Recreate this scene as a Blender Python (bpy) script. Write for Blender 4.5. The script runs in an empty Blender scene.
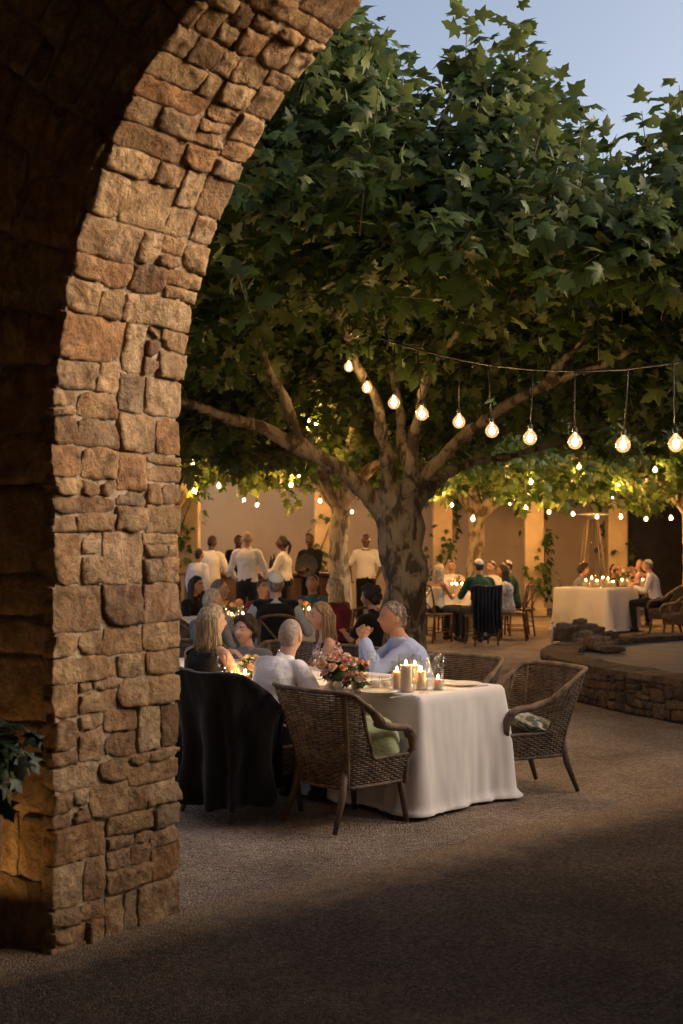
import bpy, bmesh, math, random
import numpy as np
from mathutils import Vector, Matrix, noise as mnoise

random.seed(7)
rng = np.random.default_rng(11)
scene = bpy.context.scene
COL = scene.collection
PI = math.pi
F = 1300.0            # focal length in pixels of the photograph
HOR = 537.0           # image row of the horizon
EYE = 1.70            # camera height

def at(px, Y, py=None, z=None):
    """a point of the place that stands Y metres away"""
    k = F / Y
    X = (px - 341.5) / k
    if z is None:
        z = 0.0 if py is None else EYE - (py - HOR) / k
    return Vector((X, Y, z))

# ------------------------------------------------------------------ materials
def new_mat(name):
    m = bpy.data.materials.new(name); m.use_nodes = True
    nt = m.node_tree
    b = nt.nodes['Principled BSDF']
    return m, nt, b

def noise_mat(name, c1, c2, scale=8, rough=0.8, bump=0.0, bscale=None, detail=6, spec=0.3, stretch=None, lo=0.35, hi=0.65, dist=0.0):
    m, nt, b = new_mat(name)
    tc = nt.nodes.new('ShaderNodeTexCoord')
    src = tc.outputs['Object']
    if stretch:
        mp = nt.nodes.new('ShaderNodeMapping'); mp.inputs['Scale'].default_value = stretch
        nt.links.new(src, mp.inputs['Vector']); src = mp.outputs['Vector']
    n = nt.nodes.new('ShaderNodeTexNoise'); n.inputs['Scale'].default_value = scale; n.inputs['Detail'].default_value = detail
    n.inputs['Distortion'].default_value = dist
    nt.links.new(src, n.inputs['Vector'])
    r = nt.nodes.new('ShaderNodeValToRGB')
    r.color_ramp.elements[0].position = lo; r.color_ramp.elements[1].position = hi
    r.color_ramp.elements[0].color = (*c1, 1); r.color_ramp.elements[1].color = (*c2, 1)
    nt.links.new(n.outputs['Fac'], r.inputs['Fac'])
    nt.links.new(r.outputs['Color'], b.inputs['Base Color'])
    b.inputs['Roughness'].default_value = rough
    b.inputs['Specular IOR Level'].default_value = spec
    if bump > 0:
        n2 = nt.nodes.new('ShaderNodeTexNoise'); n2.inputs['Scale'].default_value = bscale or scale * 4; n2.inputs['Detail'].default_value = 8
        nt.links.new(src, n2.inputs['Vector'])
        bp = nt.nodes.new('ShaderNodeBump'); bp.inputs['Strength'].default_value = min(1, bump); bp.inputs['Distance'].default_value = 0.02
        nt.links.new(n2.outputs['Fac'], bp.inputs['Height']); nt.links.new(bp.outputs['Normal'], b.inputs['Normal'])
    return m

def cloth_mat(name, c, var=0.12, rough=0.9, weave=900):
    c2 = tuple(x * (1 - var) for x in c)
    m = noise_mat(name, c2, c, 3.0, rough, 0.25, 60, spec=0.15)
    b = m.node_tree.nodes['Principled BSDF']
    b.inputs['Sheen Weight'].default_value = 0.15
    return m

def emit_mat(name, color, strength):
    m, nt, b = new_mat(name)
    b.inputs['Base Color'].default_value = (*color, 1)
    b.inputs['Emission Color'].default_value = (*color, 1)
    b.inputs['Emission Strength'].default_value = strength
    return m

def glass_mat(name, tint=(1, 1, 1), amt=0.12, rough=0.03, glow=None):
    m, nt, b = new_mat(name)
    nt.nodes.remove(b)
    out = nt.nodes['Material Output']
    tr = nt.nodes.new('ShaderNodeBsdfTransparent'); tr.inputs['Color'].default_value = (*tint, 1)
    gl = nt.nodes.new('ShaderNodeBsdfGlossy'); gl.inputs['Roughness'].default_value = rough
    lw = nt.nodes.new('ShaderNodeLayerWeight'); lw.inputs['Blend'].default_value = .5
    pw_ = nt.nodes.new('ShaderNodeMath'); pw_.operation = 'POWER'; pw_.inputs[1].default_value = 3.0
    ml = nt.nodes.new('ShaderNodeMath'); ml.operation = 'MULTIPLY_ADD'; ml.inputs[1].default_value = .55; ml.inputs[2].default_value = amt * .25
    nt.links.new(lw.outputs['Facing'], pw_.inputs[0]); nt.links.new(pw_.outputs[0], ml.inputs[0])
    mx = nt.nodes.new('ShaderNodeMixShader')
    nt.links.new(ml.outputs[0], mx.inputs['Fac'])
    nt.links.new(tr.outputs[0], mx.inputs[1]); nt.links.new(gl.outputs[0], mx.inputs[2])
    res = mx.outputs[0]
    if glow:
        em = nt.nodes.new('ShaderNodeEmission'); em.inputs['Color'].default_value = (*glow[0], 1); em.inputs['Strength'].default_value = glow[1]
        ad = nt.nodes.new('ShaderNodeAddShader')
        nt.links.new(res, ad.inputs[0]); nt.links.new(em.outputs[0], ad.inputs[1]); res = ad.outputs[0]
    nt.links.new(res, out.inputs['Surface'])
    return m

M = {}
def stone_mat(name, cols, rough=0.85, mul=1.0, warm=(1, 1, 1)):
    """every stone its own tone from the 'tone' attribute, with veins and grain"""
    m, nt, b = new_mat(name)
    at_ = nt.nodes.new('ShaderNodeAttribute'); at_.attribute_name = 'tone'
    r = nt.nodes.new('ShaderNodeValToRGB'); r.color_ramp.interpolation = 'LINEAR'
    els = r.color_ramp.elements
    while len(els) < len(cols): els.new(0.5)
    for i, c in enumerate(cols):
        els[i].position = i / (len(cols) - 1); els[i].color = (c[0] * mul * warm[0], c[1] * mul * warm[1], c[2] * mul * warm[2], 1)
    nt.links.new(at_.outputs['Fac'], r.inputs['Fac'])
    tc = nt.nodes.new('ShaderNodeTexCoord')
    n = nt.nodes.new('ShaderNodeTexNoise'); n.inputs['Scale'].default_value = 11; n.inputs['Detail'].default_value = 12; n.inputs['Roughness'].default_value = 0.72; n.inputs['Distortion'].default_value = 0.7
    nt.links.new(tc.outputs['Object'], n.inputs['Vector'])
    r2 = nt.nodes.new('ShaderNodeValToRGB')
    r2.color_ramp.elements[0].position = 0.34; r2.color_ramp.elements[0].color = (0.26, 0.20, 0.16, 1)
    r2.color_ramp.elements[1].position = 0.64; r2.color_ramp.elements[1].color = (1.3, 1.25, 1.16, 1)
    nt.links.new(n.outputs['Fac'], r2.inputs['Fac'])
    mx = nt.nodes.new('ShaderNodeMix'); mx.data_type = 'RGBA'; mx.blend_type = 'MULTIPLY'; mx.inputs[0].default_value = 0.8
    nt.links.new(r.outputs['Color'], mx.inputs[6]); nt.links.new(r2.outputs['Color'], mx.inputs[7])
    # iron stains
    n3 = nt.nodes.new('ShaderNodeTexNoise'); n3.inputs['Scale'].default_value = 6.5; n3.inputs['Detail'].default_value = 5
    nt.links.new(tc.outputs['Object'], n3.inputs['Vector'])
    r3 = nt.nodes.new('ShaderNodeValToRGB')
    r3.color_ramp.elements[0].position = 0.50; r3.color_ramp.elements[0].color = (0, 0, 0, 1)
    r3.color_ramp.elements[1].position = 0.72; r3.color_ramp.elements[1].color = (0.7, 0.7, 0.7, 1)
    nt.links.new(n3.outputs['Fac'], r3.inputs['Fac'])
    mx2 = nt.nodes.new('ShaderNodeMix'); mx2.data_type = 'RGBA'
    nt.links.new(r3.outputs['Color'], mx2.inputs[0]); nt.links.new(mx.outputs[2], mx2.inputs[6]); mx2.inputs[7].default_value = (0.30 * mul, 0.14 * mul, 0.06 * mul, 1)
    nt.links.new(mx2.outputs[2], b.inputs['Base Color'])
    b.inputs['Roughness'].default_value = rough; b.inputs['Specular IOR Level'].default_value = 0.2
    n2 = nt.nodes.new('ShaderNodeTexNoise'); n2.inputs['Scale'].default_value = 26; n2.inputs['Detail'].default_value = 10; n2.inputs['Roughness'].default_value = 0.7
    nt.links.new(tc.outputs['Object'], n2.inputs['Vector'])
    bp = nt.nodes.new('ShaderNodeBump'); bp.inputs['Strength'].default_value = 1.0; bp.inputs['Distance'].default_value = 0.05
    nt.links.new(n2.outputs['Fac'], bp.inputs['Height']); nt.links.new(bp.outputs['Normal'], b.inputs['Normal'])
    return m

def leaf_mat(name, dark, mid, pale, trans=0.35):
    m, nt, b = new_mat(name)
    at_ = nt.nodes.new('ShaderNodeAttribute'); at_.attribute_name = 'tone'
    r = nt.nodes.new('ShaderNodeValToRGB')
    e = r.color_ramp.elements; e.new(0.5); e.new(0.86)
    for i, (p, c) in enumerate(((0, dark), (0.55, mid), (0.86, mid), (1.0, pale))):
        e[i].position = p; e[i].color = (*c, 1)
    nt.links.new(at_.outputs['Fac'], r.inputs['Fac'])
    geo = nt.nodes.new('ShaderNodeNewGeometry')
    mx = nt.nodes.new('ShaderNodeMix'); mx.data_type = 'RGBA'   # the underside of a plane leaf is paler
    ml = nt.nodes.new('ShaderNodeMath'); ml.operation = 'MULTIPLY'; ml.inputs[1].default_value = 0.55
    nt.links.new(geo.outputs['Backfacing'], ml.inputs[0]); nt.links.new(ml.outputs[0], mx.inputs[0])
    nt.links.new(r.outputs['Color'], mx.inputs[6]); mx.inputs[7].default_value = (*[x * 1.0 for x in pale], 1)
    nt.links.new(mx.outputs[2], b.inputs['Base Color'])
    b.inputs['Roughness'].default_value = 0.48; b.inputs['Specular IOR Level'].default_value = 0.35
    tl = nt.nodes.new('ShaderNodeBsdfTranslucent')
    nt.links.new(mx.outputs[2], tl.inputs['Color'])
    ms = nt.nodes.new('ShaderNodeMixShader'); ms.inputs[0].default_value = trans
    nt.links.new(b.outputs[0], ms.inputs[1]); nt.links.new(tl.outputs[0], ms.inputs[2])
    nt.links.new(ms.outputs[0], nt.nodes['Material Output'].inputs['Surface'])
    return m

def bark_mat(name, base, patch, pale):
    m, nt, b = new_mat(name)
    tc = nt.nodes.new('ShaderNodeTexCoord')
    mp = nt.nodes.new('ShaderNodeMapping'); mp.inputs['Scale'].default_value = (1, 1, 0.45)
    nt.links.new(tc.outputs['Object'], mp.inputs['Vector'])
    n = nt.nodes.new('ShaderNodeTexNoise'); n.inputs['Scale'].default_value = 7.5; n.inputs['Detail'].default_value = 10; n.inputs['Roughness'].default_value = .6; n.inputs['Distortion'].default_value = 0.5
    nt.links.new(mp.outputs[0], n.inputs['Vector'])
    r = nt.nodes.new('ShaderNodeValToRGB'); e = r.color_ramp.elements; e.new(0.5)
    r.color_ramp.interpolation = 'LINEAR'
    for i, (p, c) in enumerate(((0.45, base), (0.475, patch), (0.56, pale))):
        e[i].position = p; e[i].color = (*c, 1)
    nt.links.new(n.outputs['Fac'], r.inputs['Fac'])
    nt.links.new(r.outputs['Color'], b.inputs['Base Color'])
    b.inputs['Roughness'].default_value = 0.85; b.inputs['Specular IOR Level'].default_value = 0.2
    n2 = nt.nodes.new('ShaderNodeTexNoise'); n2.inputs['Scale'].default_value = 22; n2.inputs['Detail'].default_value = 8
    nt.links.new(mp.outputs[0], n2.inputs['Vector'])
    ad = nt.nodes.new('ShaderNodeMath'); ad.operation = 'ADD'
    nt.links.new(n2.outputs['Fac'], ad.inputs[0]); nt.links.new(n.outputs['Fac'], ad.inputs[1])
    bp = nt.nodes.new('ShaderNodeBump'); bp.inputs['Strength'].default_value = 0.8; bp.inputs['Distance'].default_value = 0.03
    nt.links.new(ad.outputs[0], bp.inputs['Height']); nt.links.new(bp.outputs['Normal'], b.inputs['Normal'])
    return m

def ground_mat(name, c1, c2, c3, vs=70, bd=.014, spill=None):
    """raked gravel: pebbles from two voronoi scales, worn and damp patches"""
    m, nt, b = new_mat(name)
    tc = nt.nodes.new('ShaderNodeTexCoord')
    v = nt.nodes.new('ShaderNodeTexVoronoi'); v.inputs['Scale'].default_value = vs
    nt.links.new(tc.outputs['Object'], v.inputs['Vector'])
    sep = nt.nodes.new('ShaderNodeSeparateColor'); nt.links.new(v.outputs['Color'], sep.inputs[0])
    r = nt.nodes.new('ShaderNodeValToRGB'); e = r.color_ramp.elements; e.new(0.5)
    for i, (p, c) in enumerate(((0.0, c1), (0.55, c2), (1.0, c3))):
        e[i].position = p; e[i].color = (*c, 1)
    nt.links.new(sep.outputs[0], r.inputs['Fac'])
    n = nt.nodes.new('ShaderNodeTexNoise'); n.inputs['Scale'].default_value = 1.3; n.inputs['Detail'].default_value = 7; n.inputs['Roughness'].default_value = 0.62
    nt.links.new(tc.outputs['Object'], n.inputs['Vector'])
    r2 = nt.nodes.new('ShaderNodeValToRGB')
    r2.color_ramp.elements[0].position = 0.3; r2.color_ramp.elements[0].color = (0.55, 0.51, 0.49, 1)
    r2.color_ramp.elements[1].position = 0.7; r2.color_ramp.elements[1].color = (1.12, 1.1, 1.08, 1)
    nt.links.new(n.outputs['Fac'], r2.inputs['Fac'])
    mx = nt.nodes.new('ShaderNodeMix'); mx.data_type = 'RGBA'; mx.blend_type = 'MULTIPLY'; mx.inputs[0].default_value = 1
    nt.links.new(r.outputs['Color'], mx.inputs[6]); nt.links.new(r2.outputs['Color'], mx.inputs[7])
    nt.links.new(mx.outputs[2], b.inputs['Base Color'])
    b.inputs['Roughness'].default_value = 0.95; b.inputs['Specular IOR Level'].default_value = 0.15
    if spill:   # pale gravel scattered over the dark surface, thinning away from the edge ('tone' is the distance)
        at_ = nt.nodes.new('ShaderNodeAttribute'); at_.attribute_name = 'tone'
        nn = nt.nodes.new('ShaderNodeTexNoise'); nn.inputs['Scale'].default_value = 7; nn.inputs['Detail'].default_value = 14; nn.inputs['Roughness'].default_value = .88
        nt.links.new(tc.outputs['Object'], nn.inputs['Vector'])
        sb = nt.nodes.new('ShaderNodeMath'); sb.operation = 'SUBTRACT'; nt.links.new(nn.outputs['Fac'], sb.inputs[0]); nt.links.new(at_.outputs['Fac'], sb.inputs[1])
        mr = nt.nodes.new('ShaderNodeMapRange'); mr.inputs[1].default_value = -.22; mr.inputs[2].default_value = .22
        nt.links.new(sb.outputs[0], mr.inputs[0])
        ms_ = nt.nodes.new('ShaderNodeMix'); ms_.data_type = 'RGBA'; nt.links.new(mr.outputs[0], ms_.inputs[0]); nt.links.new(mx.outputs[2], ms_.inputs[6])
        m7 = nt.nodes.new('ShaderNodeMix'); m7.data_type = 'RGBA'; nt.links.new(sep.outputs[1], m7.inputs[0]); m7.inputs[6].default_value = (*spill[0], 1); m7.inputs[7].default_value = (*spill[1], 1)
        nt.links.new(m7.outputs[2], ms_.inputs[7]); nt.links.new(ms_.outputs[2], b.inputs['Base Color'])
    v2 = nt.nodes.new('ShaderNodeTexVoronoi'); v2.inputs['Scale'].default_value = vs
    nt.links.new(tc.outputs['Object'], v2.inputs['Vector'])
    n4 = nt.nodes.new('ShaderNodeTexNoise'); n4.inputs['Scale'].default_value = 16; n4.inputs['Detail'].default_value = 6
    nt.links.new(tc.outputs['Object'], n4.inputs['Vector'])
    ms = nt.nodes.new('ShaderNodeMath'); ms.operation = 'SUBTRACT'
    nt.links.new(n4.outputs['Fac'], ms.inputs[0]); nt.links.new(v2.outputs['Distance'], ms.inputs[1])
    bp = nt.nodes.new('ShaderNodeBump'); bp.inputs['Strength'].default_value = 1.0; bp.inputs['Distance'].default_value = bd
    nt.links.new(ms.outputs[0], bp.inputs['Height']); nt.links.new(bp.outputs['Normal'], b.inputs['Normal'])
    return m

STONES = [(0.22, 0.15, 0.11), (0.42, 0.31, 0.20), (0.52, 0.41, 0.28), (0.43, 0.265, 0.155), (0.56, 0.45, 0.32), (0.48, 0.345, 0.24), (0.36, 0.29, 0.22), (0.54, 0.40, 0.25), (0.31, 0.21, 0.145)]
M['stone_pile'] = stone_mat('pile_stone', [(0.16, 0.12, 0.09), (0.30, 0.23, 0.16), (0.40, 0.31, 0.22), (0.24, 0.18, 0.13)])
M['stone'] = stone_mat('rubble_stone', STONES, warm=(1.08, .98, .86))
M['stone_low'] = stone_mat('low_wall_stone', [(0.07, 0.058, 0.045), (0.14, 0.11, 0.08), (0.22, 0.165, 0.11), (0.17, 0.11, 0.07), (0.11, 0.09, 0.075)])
M['mortar'] = noise_mat('mortar', (0.26, 0.19, 0.13), (0.40, 0.30, 0.21), 10, 0.95, 0.8, 40)
M['mortar_dark'] = noise_mat('mortar_dark', (0.10, 0.08, 0.06), (0.17, 0.13, 0.10), 10, 0.95, 0.8, 40)
M['plaster'] = noise_mat('plaster', (0.55, 0.405, 0.23), (0.62, 0.465, 0.275), 1.2, 0.9, 0.15, 30)
M['plaster_grey'] = noise_mat('plaster_grey', (0.42, 0.335, 0.245), (0.48, 0.385, 0.285), 1.2, 0.9, 0.15, 30)
M['column'] = noise_mat('column_plaster', (0.38, 0.295, 0.20), (0.46, 0.36, 0.25), 3, 0.9, 0.3, 25)
M['gravel'] = ground_mat('gravel', (0.22, 0.175, 0.135), (0.37, 0.30, 0.235), (0.50, 0.42, 0.34))
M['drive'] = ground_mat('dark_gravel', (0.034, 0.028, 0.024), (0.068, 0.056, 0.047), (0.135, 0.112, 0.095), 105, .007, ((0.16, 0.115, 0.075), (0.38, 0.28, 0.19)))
M['bark'] = bark_mat('plane_bark', (0.065, 0.050, 0.035), (0.13, 0.103, 0.073), (0.24, 0.20, 0.145))
M['bark_pale'] = bark_mat('pale_plane_bark', (0.16, 0.12, 0.08), (0.29, 0.23, 0.15), (0.44, 0.37, 0.26))
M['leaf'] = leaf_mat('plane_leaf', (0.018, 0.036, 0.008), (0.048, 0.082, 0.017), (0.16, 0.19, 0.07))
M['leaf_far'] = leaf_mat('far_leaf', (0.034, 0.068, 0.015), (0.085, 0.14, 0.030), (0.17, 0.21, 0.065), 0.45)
M['leaf_vine'] = leaf_mat('vine_leaf', (0.02, 0.045, 0.012), (0.05, 0.09, 0.025), (0.10, 0.14, 0.05))
M['wicker'] = noise_mat('wicker', (0.075, 0.052, 0.036), (0.19, 0.135, 0.092), 14, 0.55, 0.4, 90, spec=0.4)
M['wicker_leg'] = noise_mat('chair_leg_wood', (0.07, 0.048, 0.034), (0.14, 0.10, 0.07), 12, 0.55, 0.3, 60, stretch=(1, 1, .15))
M['wood'] = noise_mat('brown_wood', (0.085, 0.045, 0.022), (0.17, 0.095, 0.05), 10, 0.5, 0.3, 60, stretch=(1, 1, .2))
M['white_cloth'] = noise_mat('white_linen', (0.74, 0.715, 0.70), (0.79, 0.765, 0.75), 3, .9, .06, 300, spec=.15)
M['black_cloth'] = cloth_mat('black_cloth', (0.007, 0.007, 0.008), 0.3)
M['navy_cloth'] = cloth_mat('navy_cloth', (0.014, 0.017, 0.028), 0.3)
M['porcelain'] = noise_mat('porcelain', (0.74, 0.72, 0.68), (0.8, 0.78, 0.74), 5, 0.25, spec=0.5)
M['wax'] = noise_mat('candle_wax', (0.72, 0.62, 0.46), (0.80, 0.70, 0.54), 6, 0.5)
_b = M['wax'].node_tree.nodes['Principled BSDF']; _b.inputs['Subsurface Weight'].default_value = 0.3; _b.inputs['Subsurface Radius'].default_value = (0.03, 0.015, 0.006); _b.inputs['Subsurface Scale'].default_value = 1.0
M['glass'] = glass_mat('clear_glass', (0.96, 0.96, 0.95), 0.14)
M['flame'] = emit_mat('candle_flame', (1.0, 0.54, 0.17), 150)
M['filament'] = emit_mat('bulb_filament', (1.0, 0.62, 0.26), 105)
M['filament_far'] = emit_mat('far_bulb_filament', (1.0, 0.52, 0.17), 330)
M['bulb_glass'] = glass_mat('bulb_glass', (1.0, 0.93, 0.80), 0.2, 0.05, ((1.0, 0.60, 0.22), 0.08))
M['black_metal'] = noise_mat('black_metal', (0.015, 0.015, 0.016), (0.03, 0.03, 0.03), 20, 0.5)
M['steel'] = noise_mat('steel', (0.35, 0.33, 0.31), (0.45, 0.43, 0.4), 10, 0.3)
M['steel'].node_tree.nodes['Principled BSDF'].inputs['Metallic'].default_value = 0.8
M['ceiling'] = noise_mat('hall_plaster', (0.34, 0.32, 0.29), (0.42, 0.40, 0.37), 4, 0.8)
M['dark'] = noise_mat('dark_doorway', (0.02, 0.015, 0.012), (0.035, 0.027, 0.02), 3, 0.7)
M['green_cushion'] = cloth_mat('pale_green_cotton', (0.45, 0.50, 0.26), 0.15)
M['grey_cushion'] = noise_mat('patterned_cotton', (0.12, 0.16, 0.15), (0.55, 0.56, 0.50), 22, 0.9, 0.2, lo=0.45, hi=0.55)
M['skin'] = noise_mat('skin', (0.44, 0.25, 0.175), (0.55, 0.335, 0.245), 9, 0.5, 0.15, 120, spec=0.35)
M['skin_tan'] = noise_mat('tanned_skin', (0.36, 0.18, 0.115), (0.46, 0.25, 0.165), 9, 0.5, 0.15, 120, spec=0.35)
M['skin_dark'] = noise_mat('dark_skin', (0.085, 0.042, 0.026), (0.12, 0.06, 0.036), 9, 0.45, 0.15, 120, spec=0.4)
for k in ('skin', 'skin_tan', 'skin_dark'):
    _b = M[k].node_tree.nodes['Principled BSDF']; _b.inputs['Subsurface Weight'].default_value = 0.15; _b.inputs['Subsurface Radius'].default_value = (0.02, 0.008, 0.004); _b.inputs['Subsurface Scale'].default_value = 0.6
M['lip'] = noise_mat('lips', (0.36, 0.13, 0.11), (0.42, 0.16, 0.13), 9, 0.4)
M['eye_white'] = noise_mat('eye_white', (0.26, 0.22, 0.19), (0.30, 0.26, 0.23), 9, 0.5)
M['iris'] = noise_mat('iris', (0.03, 0.018, 0.012), (0.05, 0.03, 0.02), 9, 0.15)
def hair_mat(name, c1, c2): return noise_mat(name, tuple(x * .8 for x in c1), c2, 80, 0.5, 1.0, 140, spec=0.4, stretch=(1, 1, .12))
M['hair_blond'] = hair_mat('blond_hair', (0.24, 0.17, 0.10), (0.55, 0.44, 0.30))
M['hair_ash'] = hair_mat('ash_hair', (0.34, 0.28, 0.21), (0.60, 0.52, 0.42))
M['hair_brown'] = hair_mat('light_brown_hair', (0.16, 0.09, 0.05), (0.36, 0.23, 0.13))
M['hair_dark'] = hair_mat('dark_hair', (0.010, 0.007, 0.006), (0.03, 0.02, 0.015))
M['hair_dkbrown'] = hair_mat('dark_brown_hair', (0.025, 0.014, 0.009), (0.07, 0.042, 0.026))
M['hair_grey'] = hair_mat('grey_hair', (0.13, 0.105, 0.085), (0.36, 0.31, 0.27))
M['hair_crop'] = noise_mat('cropped_grey_hair', (0.26, 0.20, 0.16), (0.42, 0.35, 0.30), 40, 0.7, 0.4, 200)
M['shirt_white'] = cloth_mat('white_cotton', (0.78, 0.765, 0.79), 0.05)
M['shirt_cream'] = cloth_mat('cream_cotton', (0.70, 0.65, 0.54), 0.05)
M['shirt_blue'] = cloth_mat('light_blue_cotton', (0.34, 0.44, 0.72), 0.08)
M['shirt_paleblue'] = cloth_mat('pale_blue_cotton', (0.42, 0.48, 0.56), 0.1)
M['shirt_green'] = cloth_mat('dark_green_cotton', (0.035, 0.095, 0.065), 0.2)
M['shirt_teal'] = cloth_mat('teal_cotton', (0.05, 0.12, 0.12), 0.2)
M['maroon'] = cloth_mat('maroon_cotton', (0.16, 0.022, 0.035), 0.3)
M['grey_top'] = cloth_mat('grey_cotton', (0.20, 0.20, 0.22), 0.2)
M['floral'] = noise_mat('floral_print', (0.03, 0.03, 0.06), (0.62, 0.36, 0.34), 26, 0.9, 0.2, 60, lo=0.44, hi=0.56)
M['floral_pale'] = noise_mat('pale_floral_print', (0.28, 0.30, 0.36), (0.68, 0.64, 0.62), 24, 0.9, 0.2, 60, lo=0.4, hi=0.56)
M['trousers'] = cloth_mat('charcoal_trousers', (0.022, 0.024, 0.028), 0.3)
M['black_wear'] = cloth_mat('black_wear', (0.010, 0.010, 0.011), 0.3)
M['leather'] = noise_mat('dark_leather', (0.02, 0.014, 0.01), (0.04, 0.028, 0.02), 12, 0.4)
M['cap_white'] = cloth_mat('white_skullcap', (0.78, 0.75, 0.72), 0.05)
M['petal_peach'] = noise_mat('peach_petal', (0.66, 0.38, 0.22), (0.84, 0.60, 0.42), 9, 0.6)
M['petal_orange'] = noise_mat('orange_petal', (0.60, 0.24, 0.06), (0.74, 0.38, 0.12), 9, 0.6)
M['petal_pink'] = noise_mat('pink_petal', (0.56, 0.27, 0.25), (0.74, 0.46, 0.42), 9, 0.6)
M['petal_cream'] = noise_mat('cream_petal', (0.70, 0.60, 0.44), (0.82, 0.74, 0.58), 9, 0.6)
M['stem_green'] = noise_mat('stem_green', (0.03, 0.06, 0.02), (0.06, 0.10, 0.03), 9, 0.6)
M['water'] = noise_mat('pond_floor', (0.09, 0.075, 0.06), (0.14, 0.115, 0.095), 3, 0.7, 0.3, 30)
M['terracotta'] = noise_mat('terracotta', (0.20, 0.09, 0.045), (0.28, 0.13, 0.07), 6, 0.8, 0.3)
M['tube_glass'] = glass_mat('heater_tube', (0.95, 0.92, 0.88), 0.25)

# ------------------------------------------------------------------ mesh builder
class MB:
    def __init__(s): s.v = []; s.f = []; s.m = []; s.t = []; s.mi = 0; s.tone = 0.5
    def add(s, verts, faces):
        o = len(s.v); s.v.extend([tuple(p) for p in verts]); s.t.extend([s.tone] * len(verts))
        s.f.extend([tuple(i + o for i in f) for f in faces]); s.m.extend([s.mi] * len(faces))
    def box(s, c, size, rot=None, bev=0.0):
        hx, hy, hz = (x / 2 for x in size); c = Vector(c)
        if bev <= 0:
            P = [Vector((x * hx, y * hy, z * hz)) for x in (-1, 1) for y in (-1, 1) for z in (-1, 1)]
            Fc = [(0, 1, 3, 2), (4, 6, 7, 5), (0, 4, 5, 1), (2, 3, 7, 6), (0, 2, 6, 4), (1, 5, 7, 3)]
        else:
            bm = bmesh.new(); bmesh.ops.create_cube(bm, size=1)
            for v in bm.verts: v.co = Vector((v.co.x * size[0], v.co.y * size[1], v.co.z * size[2]))
            bmesh.ops.bevel(bm, geom=bm.edges[:], offset=bev, segments=2, affect='EDGES', profile=0.5)
            bm.verts.index_update()
            P = [v.co.copy() for v in bm.verts]; Fc = [tuple(v.index for v in f.verts) for f in bm.faces]; bm.free()
        if rot is not None: P = [rot @ p for p in P]
        s.add([p + c for p in P], Fc)
    def rings(s, rings, cap=True, close=True):
        n = len(rings[0]); V = [p for r in rings for p in r]; Fc = []
        for i in range(len(rings) - 1):
            for j in range(n if close else n - 1):
                a = i * n + j; b = i * n + (j + 1) % n
                Fc.append((a, b, b + n, a + n))
        if cap and close:
            Fc.append(tuple(range(n - 1, -1, -1))); Fc.append(tuple((len(rings) - 1) * n + j for j in range(n)))
        s.add(V, Fc)
    def tube(s, pts, rad, n=8, round_ends=False, flat=1.0, up=None):
        pts = [Vector(p) for p in pts]
        if not hasattr(rad, '__len__'): rad = [rad] * len(pts)
        rad = list(rad)
        if round_ends:
            d0 = (pts[0] - pts[1]).normalized(); d1 = (pts[-1] - pts[-2]).normalized()
            r0, r1 = rad[0], rad[-1]
            pts = [pts[0] + d0 * r0 * .97, pts[0] + d0 * r0 * .7] + pts + [pts[-1] + d1 * r1 * .7, pts[-1] + d1 * r1 * .97]
            rad = [r0 * .25, r0 * .72] + rad + [r1 * .72, r1 * .25]
        R = []; nrm = None
        for i, p in enumerate(pts):
            t = (pts[min(i + 1, len(pts) - 1)] - pts[max(i - 1, 0)])
            if t.length < 1e-9: t = Vector((0, 0, 1))
            t.normalize()
            if nrm is None:
                ref = Vector(up) if up is not None else (Vector((0, 0, 1)) if abs(t.z) < .9 else Vector((0, 1, 0)))
                nrm = (ref - t * ref.dot(t)).normalized()
            else:
                nrm = nrm - t * nrm.dot(t)
                nrm = nrm.normalized() if nrm.length > 1e-6 else t.orthogonal().normalized()
            bi = t.cross(nrm)
            R.append([p + (bi * math.cos(a) + nrm * math.sin(a) * flat) * rad[i] for a in (2 * PI * j / n for j in range(n))])
        s.rings(R)
    def lathe(s, c, prof, n=16):
        c = Vector(c)
        R = [[c + Vector((r * math.cos(2 * PI * j / n), r * math.sin(2 * PI * j / n), z)) for j in range(n)] for r, z in prof]
        s.rings(R)
    def sphere(s, c, r, n=12, m=8, rot=None, fn=None):
        c = Vector(c); r = Vector((r, r, r)) if not hasattr(r, '__len__') else Vector(r)
        V = []; Fc = []
        for i in range(m + 1):
            th = PI * i / m
            for j in range(n):
                ph = 2 * PI * j / n
                d = Vector((math.sin(th) * math.cos(ph), math.sin(th) * math.sin(ph), math.cos(th)))
                p = fn(d) if fn else Vector((d.x * r.x, d.y * r.y, d.z * r.z))
                if rot is not None: p = rot @ p
                V.append(c + p)
        for i in range(m):
            for j in range(n):
                a = i * n + j; b = i * n + (j + 1) % n
                Fc.append((a, a + n, b + n, b))
        s.add(V, Fc)
    def mesh(s, name, smooth=True):
        me = bpy.data.meshes.new(name); me.from_pydata(s.v, [], s.f); me.update()
        if smooth: me.polygons.foreach_set('use_smooth', [True] * len(me.polygons))
        if len(set(s.m)) > 1: me.polygons.foreach_set('material_index', s.m)
        a = me.attributes.new('tone', 'FLOAT', 'POINT'); a.data.foreach_set('value', s.t)
        return me
    def build(s, name, mats, parent=None, smooth=True):
        return link(name, s.mesh(name, smooth), mats, parent)

def link(name, me, mats, parent=None):
    if not isinstance(mats, (list, tuple)): mats = [mats]
    me.materials.clear()
    for m in mats: me.materials.append(m)
    o = bpy.data.objects.new(name, me); COL.objects.link(o)
    if parent is not None: o.parent = parent
    return o

def bevel_mod(o, w=0.005, seg=2):
    b = o.modifiers.new('bevel', 'BEVEL'); b.width = w; b.segments = seg; b.limit_method = 'ANGLE'; b.angle_limit = 0.7
    return o

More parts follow.
